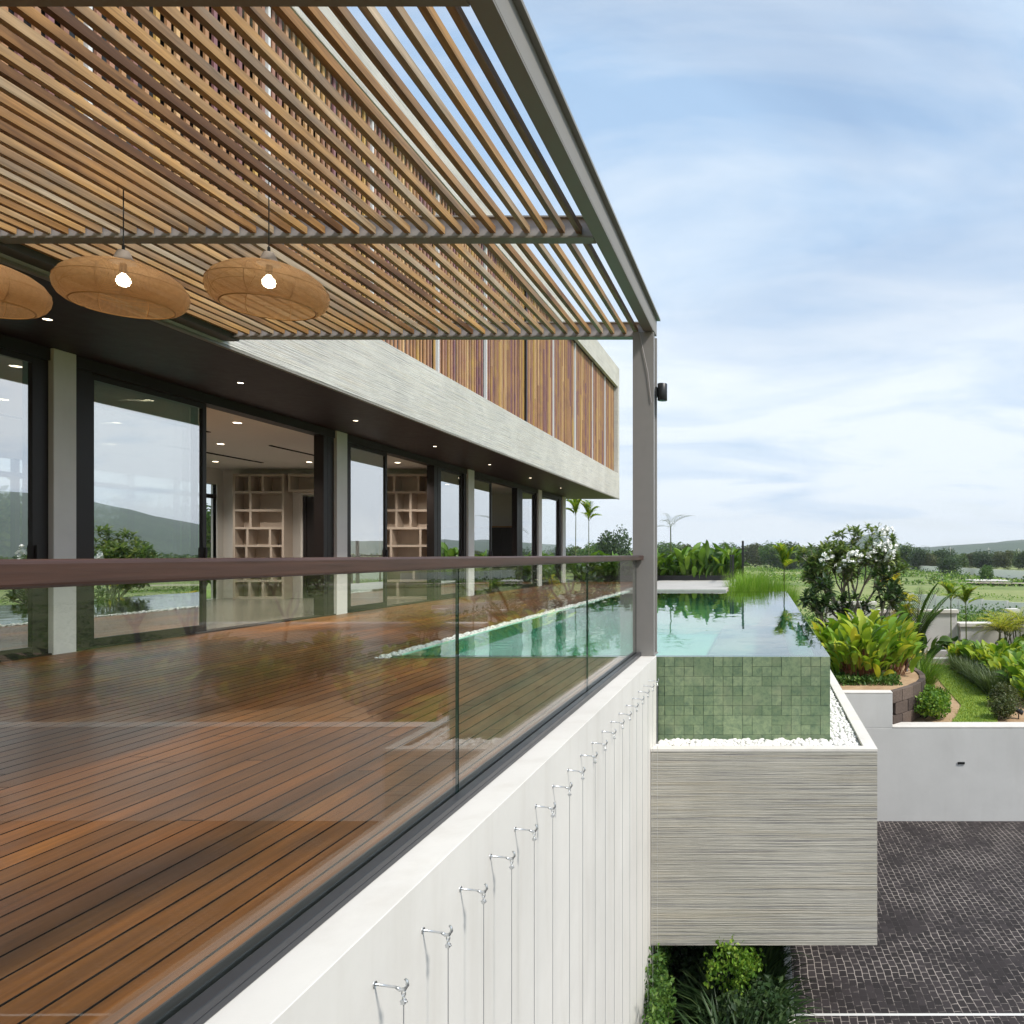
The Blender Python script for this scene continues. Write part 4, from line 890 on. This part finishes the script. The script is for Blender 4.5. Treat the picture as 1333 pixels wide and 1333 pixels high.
again(sb, (2.25, 19.0, ZP), 'low dark leaved young tree in front of the flowering tree trunk', 'tree', rz=4.4, sc=0.85, sz=0.8)
c1 = clump('broadleaf_plant', 165, 0.62, 1.08, 0.44, 0.165, 'leaf_croton', 1, el=1.25, droop=1.15, stem='stem_red')
put(c1, (2.02, 15.2, ZP), 'big lime green broad leaved plant nearest the pool trough', 'plant', 'broad leaved plants in the raised bed')
again(c1, (2.72, 15.9, ZP), 'big lime green broad leaved plant bulging over the sandy curve of the raised bed', 'plant', 'broad leaved plants in the raised bed', rz=2.1, sc=0.98)
again(c1, (2.3, 16.9, ZP), 'lime green broad leaved plant behind the two front ones, below the flowering tree', 'plant', 'broad leaved plants in the raised bed', rz=4.0, sc=1.08)
again(c1, (1.68, 16.6, ZP), 'broad leaved plant pressed against the pool side wall', 'plant', 'broad leaved plants in the raised bed', rz=5.2, sc=0.95)
again(c1, (3.0, 17.6, ZP), 'broad leaved plant at the back right of the raised bed', 'plant', 'broad leaved plants in the raised bed', rz=1.0, sc=1.0)
gc = MB(); qq = random.Random(5)
for _ in range(5200):
    x = qq.uniform(1.25, 2.75); y = qq.uniform(14.45, 16.3)
    if noise.noise(Vector((x*2, y*2, 0)))*0.25+0.95-(x-1.25)*0.35-abs(y-15.2)*0.35 < 0.18: continue
    gc.card((x, y, ZP+qq.uniform(0.0, 0.16)), 0.075, qq, 0.6)
tag(gc.build('ground_cover', 'leaf_mid'), 'low dark green ground cover under the broad leaved plants', 'ground cover', kind='stuff')
# --- lawn side
g1 = grass_clump('fountain_grass', 900, 0.30, 0.95, 'leaf_bright', 4, W=0.013, upright=0.35)
put(g1, (3.75, 17.6, ZL), 'arching fountain grass beside the curved timber edging', 'grass', 'fountain grasses'); again(g1, (3.75, 18.7, ZL), 'fountain grass farther back against the raised bed, behind the bollard light', 'grass', 'fountain grasses', rz=2, sc=1.05)
b1 = bush('leafy_shrub', 3200, 0.50, 0.62, 0.62, 0.085, 'leaf_bright', 6)
b1.scale = (1, 1, 1)
put(b1, (3.22, 14.7, ZL), 'rounded light green shrub in front of the timber edging at the wall corner', 'shrub', 'light green shrubs below the timber edging')
again(b1, (3.52, 15.55, ZL), 'light green shrub between the timber edging and the sandy strip, middle of three', 'shrub', 'light green shrubs below the timber edging', rz=1.4, sc=0.72)
again(b1, (3.62, 16.5, ZL), 'light green shrub just in front of the arching grass, farthest of three', 'shrub', 'light green shrubs below the timber edging', rz=3, sc=0.62)
g2 = grass_clump('dark_sedge', 620, 0.24, 0.5, 'leaf_grey', 14, W=0.012, upright=0.3, droop=1.1)
for k, (x, y) in enumerate(((5.52, 20.6), (5.55, 19.9), (5.55, 19.2), (5.52, 18.5), (5.5, 17.8), (5.45, 17.1))):
    put(g2, (x, y, ZL), 'x', 'grass') if k == 0 else None
    o = g2 if k == 0 else copy_tree(g2)
    put(o, (x, y, ZL), '%s grey green tufted grass beside the lawn, counted from the far end' % ords[k], 'grass', 'tufted grasses along the lawn', rz=k*1.3, sc=1.0+0.05*k)
b2 = bush('small_shrub', 2400, 0.34, 0.42, 0.50, 0.06, 'leaf_olive', 16)
put(b2, (5.15, 15.6, ZL), 'small twiggy olive shrub at the near right corner of the lawn, rear one', 'shrub', 'olive shrubs at the lawn corner'); again(b2, (4.85, 14.6, ZL), 'small twiggy olive shrub nearest the wall coping beside the lawn', 'shrub', 'olive shrubs at the lawn corner', rz=1.9, sc=0.92)
c2 = clump('croton_plant', 110, 0.44, 0.60, 0.34, 0.15, 'leaf_croton', 31, el=1.2, droop=1.0)
for k, (x, y, s) in enumerate(((5.85, 21.3, 1.0), (6.1, 20.5, 1.1), (6.25, 19.6, 1.15), (6.2, 18.7, 1.1), (6.15, 17.8, 1.15), (6.1, 16.9, 1.1), (6.0, 16.0, 1.05), (6.9, 20.4, 1.2), (7.0, 19.2, 1.15), (6.95, 18.0, 1.15))):
    o = c2 if k == 0 else copy_tree(c2)
    lb = ('%s yellow green plant, from the far end, in the row next to the tufted grass' % ords[k]) if k < 7 else ('%s yellow green plant, from the far end, in the outer row at the right edge' % ords[k-7])
    put(o, (x, y, ZL), lb, 'plant', 'yellow green plants right of the lawn', rz=k*1.7, sc=s)
# --- palms and accents
p1 = palm('cycas_palm', 0.35, 17, 1.45, 'leaf_mid', 41, tr=0.07, ll=0.38, lw=0.035, el=1.3, droop=0.8, nleaf=24, bark='dark_bark')
put(p1, (4.38, 20.9, ZL), 'dark spiky young palm standing in front of the white garden wall', 'palm', sc=1.15, sz=1.45)
c3 = clump('bird_of_paradise', 26, 0.30, 0.75, 0.55, 0.17, 'leaf_mid', 43, el=1.3, droop=0.7)
put(c3, (4.75, 21.7, ZL), 'upright dark broad leaved plant to the right of the spiky palm', 'plant', 'dark broad leaved plants by the garden walls')
c3b = clump('elephant_ear', 22, 0.38, 0.6, 0.42, 0.34, 'leaf_mid', 47, el=0.5, droop=0.9)
put(c3b, (6.15, 23.4, ZL), 'round dark leaved plant at the foot of the slim palms', 'plant', 'dark broad leaved plants by the garden walls'); again(c3b, (7.7, 22.4, ZL), 'round dark leaved plant at the right edge below the lower wall', 'plant', 'dark broad leaved plants by the garden walls', rz=2, sc=1.2)
p2 = palm('slim_palm', 1.75, 10, 0.75, 'leaf_croton', 51, tr=0.02, ll=0.28, lw=0.05, el=1.4, droop=1.35, nleaf=16)
put(p2, (6.05, 23.6, ZL), 'slim young palm with lime fronds in front of the white wall end, left of two', 'palm', 'slim young palms'); again(p2, (6.35, 22.9, ZL), 'slim young palm with lime fronds in front of the white wall end, right of two', 'palm', 'slim young palms', rz=2.2, sc=0.95)
again(p2, (XY(1022, 24), 24, ZP-0.2), 'slim palm with yellow green fronds and thin trunk just beyond the far pool edge', 'palm', 'slim young palms', rz=1, sc=1.15, sz=1.3)
again(p2, (-8.15, 32.2, 0.04), 'tall thin palm beside the last house column, left of two', 'palm', 'slim young palms', rz=4, sc=1.0, sz=1.55); again(p2, (-7.75, 33.0, 0.04), 'tall thin palm beside the last house column, right of two', 'palm', 'slim young palms', rz=0.4, sc=1.0, sz=1.45)
p3 = palm('golden_palm', 0.85, 9, 1.0, 'leaf_gold', 57, tr=0.02, ll=0.22, lw=0.028, el=1.1, droop=1.6, nleaf=14, stems=5, spread=0.35)
put(p3, (7.05, 22.3, ZL), 'feathery yellow green clustered palm in front of the lower white wall', 'palm', 'clustered golden palms'); again(p3, (8.1, 23.0, ZL), 'feathery clustered palm cut by the right picture edge', 'palm', 'clustered golden palms', rz=2, sc=1.05)
ysh = palm('yellow_palm', 0.6, 11, 0.5, 'leaf_yellow', 61, tr=0.02, ll=0.2, lw=0.06, el=1.0, droop=1.5, nleaf=9)
put(ysh, (XY(1180, 21.5), 21.5, ZL), 'bright yellow palm low in front of the grey back wall, left of the spiky palm', 'palm', 'bright yellow palms', sz=2.1); again(ysh, (XY(1158, 22.5), 22.5, ZP), 'bright yellow palm top touching the right side of the flowering tree', 'palm', 'bright yellow palms', rz=1.6, sc=0.95, sz=2.3)
again(ysh, (XY(1178, 27), 27, ZL), 'bright yellow palm farther off behind the back wall', 'palm', 'bright yellow palms', rz=3.6, sc=1.1, sz=2.2)
p4 = palm('spiky_palm', 0.5, 13, 1.15, 'leaf_olive', 66, tr=0.05, ll=0.3, lw=0.025, el=1.35, droop=0.9, nleaf=16, bark='dark_bark')
put(p4, (XY(1004, 24.5), 24.5, ZP), 'olive spiky palm just beyond the far pool edge', 'palm')
pg = grass_clump('papyrus_grass', 1500, 0.28, 1.55, 'leaf_papyrus', 71, W=0.014, upright=0.07, droop=0.45)
for k, u in enumerate((967, 980, 993, 1006, 1018)):
    o = pg if k == 0 else copy_tree(pg); put(o, (XY(u, 24.0+0.3*(k % 2)), 24.0+0.3*(k % 2), ZP+0.0), '%s bright green tall grass clump behind the far pool edge, counted from the left' % ords[k], 'grass', 'tall grasses behind the pool', rz=k*1.1, sc=1.0, sz=[1.2, 1.3, 1.1, 1.15, 1.0][k])
# --- banana hedge on the terrace end
hb = clump('banana_plant', 26, 0.50, 1.15, 0.95, 0.26, 'leaf_bright', 81, el=1.3, droop=1.2, seg=6, hmin=0.1)
hc = clump('banana_plant', 30, 0.50, 0.9, 0.8, 0.24, 'leaf_mid', 82, el=1.2, droop=1.3, seg=6, hmin=0.1)
k = 0
for i in range(9):
    x = -7.4+i*0.74
    for row in range(2):
        src = hb if (i+row) % 2 == 0 else hc; first_ = (src['label'] if 'label' in src.keys() else None) is None
        o = src if first_ else copy_tree(src)
        put(o, (x+0.25*row+q.uniform(-.1, .1), 30.1+0.8*row+q.uniform(-.1, .1), 0.03), '%s banana like plant from the left in the %s row of the terrace end hedge' % (ords[i], 'front' if row == 0 else 'rear'), 'plant', 'banana like plants of the terrace hedge', rz=q.uniform(0, 6), sc=q.uniform(0.85, 1.1), sz=(1.12 if i > 5 else 0.85)*q.uniform(0.9, 1.1))
hd = bush('hedge', 9000, 3.5, 0.5, 1.0, 0.13, 'leaf_mid', 85, lobes=26, stem=False)
put(hd, (-4.5, 31.0, 0.0), 'dense low green hedge filling between the banana like plants', 'hedge')
pl = empty('planter_box', (-4.3, 29.75, 0.06)); m = MB(); m.box(-3.3, 3.0, 0, 0.03, 0, 0.2); m.build('front_panel', 'black_metal', pl); tag(pl, 'low dark planter edge in front of the leafy hedge', 'planter')
# --- plants behind the house, seen through the rear windows
wt = limb_tree('window_palm_tree', 4.0, 91, 'leaf_bright', 'trunk_bark', 0.22, 3800, levels=3, trunk_r=0.06, cl=0.8)
again_first = True
for k, y in enumerate((9.5, 12, 14.5, 17, 19.5, 22)):
    o = wt if k == 0 else copy_tree(wt); put(o, (-16.3-0.5*(k % 2), y, -1.6), '%s bright green tree behind the house seen through the rear windows, counted from the left' % ords[k], 'tree', 'trees behind the house', rz=k*1.1)
wl = empty('rear_bank', (-20, 14, ZF)); 
m = MB(); m.quad((-14, -5, -0.4), (-14, 34, -0.4), (-30, 34, -0.6), (-30, -5, -0.6)); struct('rear_lawn', m, 'lawn'); bpy.data.objects.remove(wl)
# --- bed under the trough
v1 = limb_tree('shade_shrub', 1.7, 101, 'leaf_bright', 'dark_bark', 0.10, 1500, levels=3, trunk_r=0.02, cl=0.42, asp=0.7)
put(v1, (-0.28, 7.35, ZD), 'bright green shrub in the shade below the concrete trough', 'shrub', sc=0.42, sz=0.62)
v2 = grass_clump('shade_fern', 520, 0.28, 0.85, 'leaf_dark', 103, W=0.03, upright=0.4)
for k, (x, y) in enumerate(((-0.22, 7.35), (-0.18, 8.0), (-0.2, 8.7), (-0.25, 6.6))):
    o = v2 if k == 0 else copy_tree(v2); put(o, (x, y, ZD), ['dark fern spilling over the kerb at the bottom edge of the picture', 'dark fern by the kerb directly under the trough front', 'dark fern deepest in the shade under the trough', 'dark fern nearest the camera, just below the picture edge'][k], 'fern', 'dark ferns along the kerb', rz=k, sc=[0.95, 0.8, 0.8, 0.9][k])
v3 = bush('climbing_vine', 2200, 0.13, 0.7, 1.15, 0.055, 'leaf_mid', 107)
put(v3, (-1.04, 7.5, ZD), 'leafy green vine at the foot of the white wall, starting up the wires', 'vine'); again(v3, (-0.95, 6.7, ZD), 'lower leafy vine nearer the camera at the wall foot', 'vine', rz=3.1, sc=0.9)
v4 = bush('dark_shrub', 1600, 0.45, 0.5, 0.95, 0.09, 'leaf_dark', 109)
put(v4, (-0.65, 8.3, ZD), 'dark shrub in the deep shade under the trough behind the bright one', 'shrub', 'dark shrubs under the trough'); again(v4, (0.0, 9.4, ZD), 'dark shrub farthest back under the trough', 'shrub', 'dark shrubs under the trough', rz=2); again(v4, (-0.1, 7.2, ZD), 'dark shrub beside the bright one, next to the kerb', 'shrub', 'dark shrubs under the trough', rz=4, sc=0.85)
# --- garden beyond the right picture edge (mirrored in the glass)
rt = limb_tree('garden_tree', 4.2, 121, 'leaf_lime', 'trunk_bark', 0.16, 5200, levels=4, trunk_r=0.07, cl=0.55)
for k, (x, y, s) in enumerate(((10.5, 17, 1.0), (13.5, 19, 1.15), (16.5, 16.5, 1.0), (19, 20, 1.2), (11.5, 22, 1.0))):
    o = rt if k == 0 else copy_tree(rt); put(o, (x, y, ZL), '%s leafy tree of the garden beyond the right picture edge, mirrored in the glass' % ords[k], 'tree', 'garden trees right of the picture', rz=k, sc=s)
for k, (x, y) in enumerate(((8.4, 16.0), (9.6, 15.2), (10.8, 15.8), (12, 15.0), (13.4, 15.6), (8.8, 18), (10.2, 18.6), (12.0, 18.0), (14.2, 17.6), (15.6, 15.4), (9.5, 20.8), (12.6, 20.6))):
    again(c2, (x, y, ZL), '%s yellow green leafy plant in the garden beyond the right edge, mirrored in the glass' % ords[k], 'plant', 'yellow green plants beyond the right edge', rz=k*1.3, sc=1.4)
# --- fields
fw = MB(); fq = random.Random(13)
r = empty('panel_fence', (18, 66, ZF))
for k in range(7):
    ax, ay = 12.2+k*1.75, 69.5-k*1.3; m = MB(); d = Vector((1.75, -1.3, 0))/2; nn_ = Vector((1.3, 1.75, 0)).normalized()*0.05
    zt = 1.75-(0.10*k); m.obox((ax+d.x-18, ay+d.y-66, zt/2), d*0.985, nn_, Vector((0, 0, zt/2))); m.build('panel', 'warm_white', r); m = MB(); m.box(ax-18-0.1, ax-18+0.1, ay-66-0.1, ay-66+0.1, 0, zt+0.12); m.build('post', 'grey_render', r)
tag(r, 'weathered grey concrete panel fence crossing the near field', 'fence')
r = empty('boundary_wall', (52, 215, ZF)); pts_ = [(46, 285), (50, 240), (53, 205), (55, 178), (58, 155), (66, 140)]
for a, b_ in zip(pts_, pts_[1:]):
    m = MB(); d = Vector((b_[0]-a[0], b_[1]-a[1], 0)); nn_ = Vector((d.y, -d.x, 0)).normalized()*0.1; c = Vector(((a[0]+b_[0])/2-52, (a[1]+b_[1])/2-215, 0.8)); m.obox(c, d*0.5, nn_, Vector((0, 0, 1.0))); m.build('wall_length', 'warm_white', r)
tag(r, 'long pale boundary wall running away across the fields to the tree line', 'wall')
m = MB(); m.quad((34, 118, ZF+0.75), (75, 107, ZF+0.75), (78, 111, ZF+0.75), (32, 122, ZF+0.75)); struct('field_road', m, 'road_dust')
r = empty('concrete_slab', (38, 124, ZF+0.9)); m = MB(); m.box(-3, 3, -3, 3, 0, 0.15); m.build('slab', 'cap_render', r); tag(r, 'pale flat slab lying by the field track', 'slab')
def bandg(name, n, mat, x0, x1, y0, y1, h, leaf, seed, label, zb=ZF):
    qd = random.Random(seed); m = MB()
    for _ in range(n):
        x, y = qd.uniform(x0, x1), qd.uniform(y0, y1); t = noise.noise(Vector((x, y, 5))*0.09)+0.5*noise.noise(Vector((x, y, 9))*0.3)
        if t < 0.02: continue
        m.card((x, y, zb+qd.random()**1.5*h*(0.3+t*1.6)), leaf*qd.uniform(0.6, 1.2), qd, 0.6)
    tag(m.build(name, mat), label, 'vegetation', kind='stuff')
bandg('field_scrub', 80000, 'leaf_bright', 3, 75, 42, 150, 0.6, 0.26, 3, 'loose green scrub over the near field')
bandg('field_scrub', 26000, 'leaf_bright', -10, 50, 110, 270, 1.3, 0.6, 4, 'darker scrub patches over the far field')
bandg('field_scrub', 2500, 'leaf_tree', 20, 48, 120, 230, 1.8, 0.8, 14, 'dark bushes scattered before the pale boundary wall')
bandg('field_scrub', 8000, 'leaf_mid', 3, 26, 40, 66, 1.2, 0.3, 6, 'green weeds in front of the panel fence')
# far trees, standing one by one
va = [bush('field_tree', 3800, 2.5, 2.5, 6.0, 0.42, ['leaf_tree', 'leaf_dark', 'leaf_olive', 'leaf_mid'][i], 200+i, lobes=[14, 24, 11, 13][i]) for i in range(4)]
used = set()
def ftree(i, u, Y, vtop, lab, grp, wide=1.0):
    o = va[i] if i not in used else copy_tree(va[i]); used.add(i); hgt = (ZV(vtop, Y)-ZF)/6.0
    put(o, (XY(u, Y), Y, ZF), lab, 'tree', grp, rz=u*0.7, sc=hgt*wide, sz=hgt)
ftree(1, 800, 150, 689, 'big dark round tree alone on the skyline left of the post', None, 0.8)
ftree(0, 1181, 250, 705, 'tallest olive brown tree of the field edge, right of the flowering tree', None, 1.1)
ftree(1, 1236, 190, 724, 'dark round tree standing by the pale boundary wall', None, 1.6)
ftree(3, 1283, 130, 734, 'small bright green tree in front of the pale boundary wall', None, 0.9)
tq = random.Random(44); names = []
us = [1120, 1133, 1146, 1160, 1172, 1196, 1207, 1219, 1230, 1246, 1258, 1270, 1282, 1296, 1308, 1320, 1334, 1350]
for k, u in enumerate(us): ftree(tq.randrange(4), u, tq.uniform(225, 330), tq.uniform(712, 722), '%s tree of the field edge belt right of the flowering tree, counted from the left' % ords[k], 'trees of the belt at the field edge', tq.uniform(1.2, 1.7))
us = [862, 880, 900, 925, 948, 975, 990, 1012, 1030, 1048, 1066]
for k, u in enumerate(us): ftree(tq.randrange(4), u, tq.uniform(240, 340), tq.uniform(702, 711), '%s distant skyline tree from the left between the steel post and the flowering tree' % ords[k], 'distant trees beyond the pool', tq.uniform(1.1, 1.5))
us = [742, 757, 772, 786, 818]
for k, u in enumerate(us): ftree(tq.randrange(4), u, tq.uniform(150, 240), tq.uniform(702, 712), '%s distant tree on the skyline under the house overhang, counted from the left' % ords[k], 'distant trees under the overhang', tq.uniform(1.1, 1.5))
wd = MB(); tq = random.Random(55)
for k in range(1300):
    a = R(tq.uniform(-32, 86)); d_ = tq.uniform(330, 560); x, y = d_*math.sin(a), d_*math.cos(a); hh = tq.uniform(3, 6.2)*(1+0.5*noise.noise(Vector((a*14, d_*0.01, 0)))); wr = tq.uniform(4, 8)
    for i in range(60):
        v = Vector((tq.gauss(0, 1), tq.gauss(0, 1), tq.gauss(0, 1))).normalized()*tq.random()**0.35
        wd.card((x+v.x*wr, y+v.y*wr, ZF+hh*0.55+v.z*hh*0.45), 1.9, tq, 0.7)
tag(wd.build('far_woods', 'leaf_tree'), 'far belt of woods below the hills', 'woods', kind='stuff')
# power poles and low roofed building far off
for k, (u, vt) in enumerate(((1157, 725), (1237, 712), (1287, 713), (1326, 714))):
    Y = 200 if k == 0 else 310; hgt = ZV(vt, Y)-ZF; r = empty('power_pole', (XY(u, Y), Y, ZF)); m = MB(); m.tube([(0, 0, 0), (0, 0, hgt)], [0.22, 0.15], 8); m.build('pole', 'cap_render', r)
    m = MB(); m.box(-1.0, 1.0, -0.06, 0.06, hgt-0.7, hgt-0.5); m.build('cross_arm', 'old_concrete', r); tag(r, ['short pale pole alone near the field tree belt', 'leftmost pale power pole rising over the tree belt', 'middle pale power pole rising over the tree belt', 'rightmost pale power pole rising over the tree belt'][k], 'pole', 'pale poles across the fields')
r = empty('shed', (XY(1136, 420), 420, ZF)); m = MB(); m.box(-8, 8, -4, 4, 0, 5.2); m.build('wall', 'cap_render', r); m = MB(); m.quad((-9, -5, 5.2), (9, -5, 5.2), (9, 0, 7), (-9, 0, 7)); m.quad((9, 5, 5.2), (-9, 5, 5.2), (-9, 0, 7), (9, 0, 7)); m.quad((-9, -5, 5.2), (-9, 0, 7), (-9, 5, 5.2)); m.quad((9, -5, 5.2), (9, 5, 5.2), (9, 0, 7)); m.build('roof', 'white_paint', r); tag(r, 'far low building with a white roof showing above the trees', 'building')
# leafy sprig by the post
cq = palm('feather_palm', 2.3, 6, 1.2, 'leaf_olive', 131, tr=0.03, ll=0.3, lw=0.03, el=0.9, droop=1.2, nleaf=14)
put(cq, (-4.1, 33.2, 0.04), 'tall feathery palm rising behind the hedge beside the steel post', 'palm')

# ------------------------------------------------------------------ distance haze
b = NB('haze_air'); pv = b.n('ShaderNodeVolumePrincipled'); pv.inputs['Color'].default_value = (0.90, 0.95, 1.0, 1); pv.inputs['Density'].default_value = 0.00018; b.l(pv.outputs[0], b.out.inputs['Volume'])
mb = MB(); mb.box(-1700, 3150, -600, 3150, ZF-8, 150); hzb = mb.build('haze', 'haze_air'); tag(hzb, 'thin bluish haze over the far fields and hills', 'haze', kind='stuff')
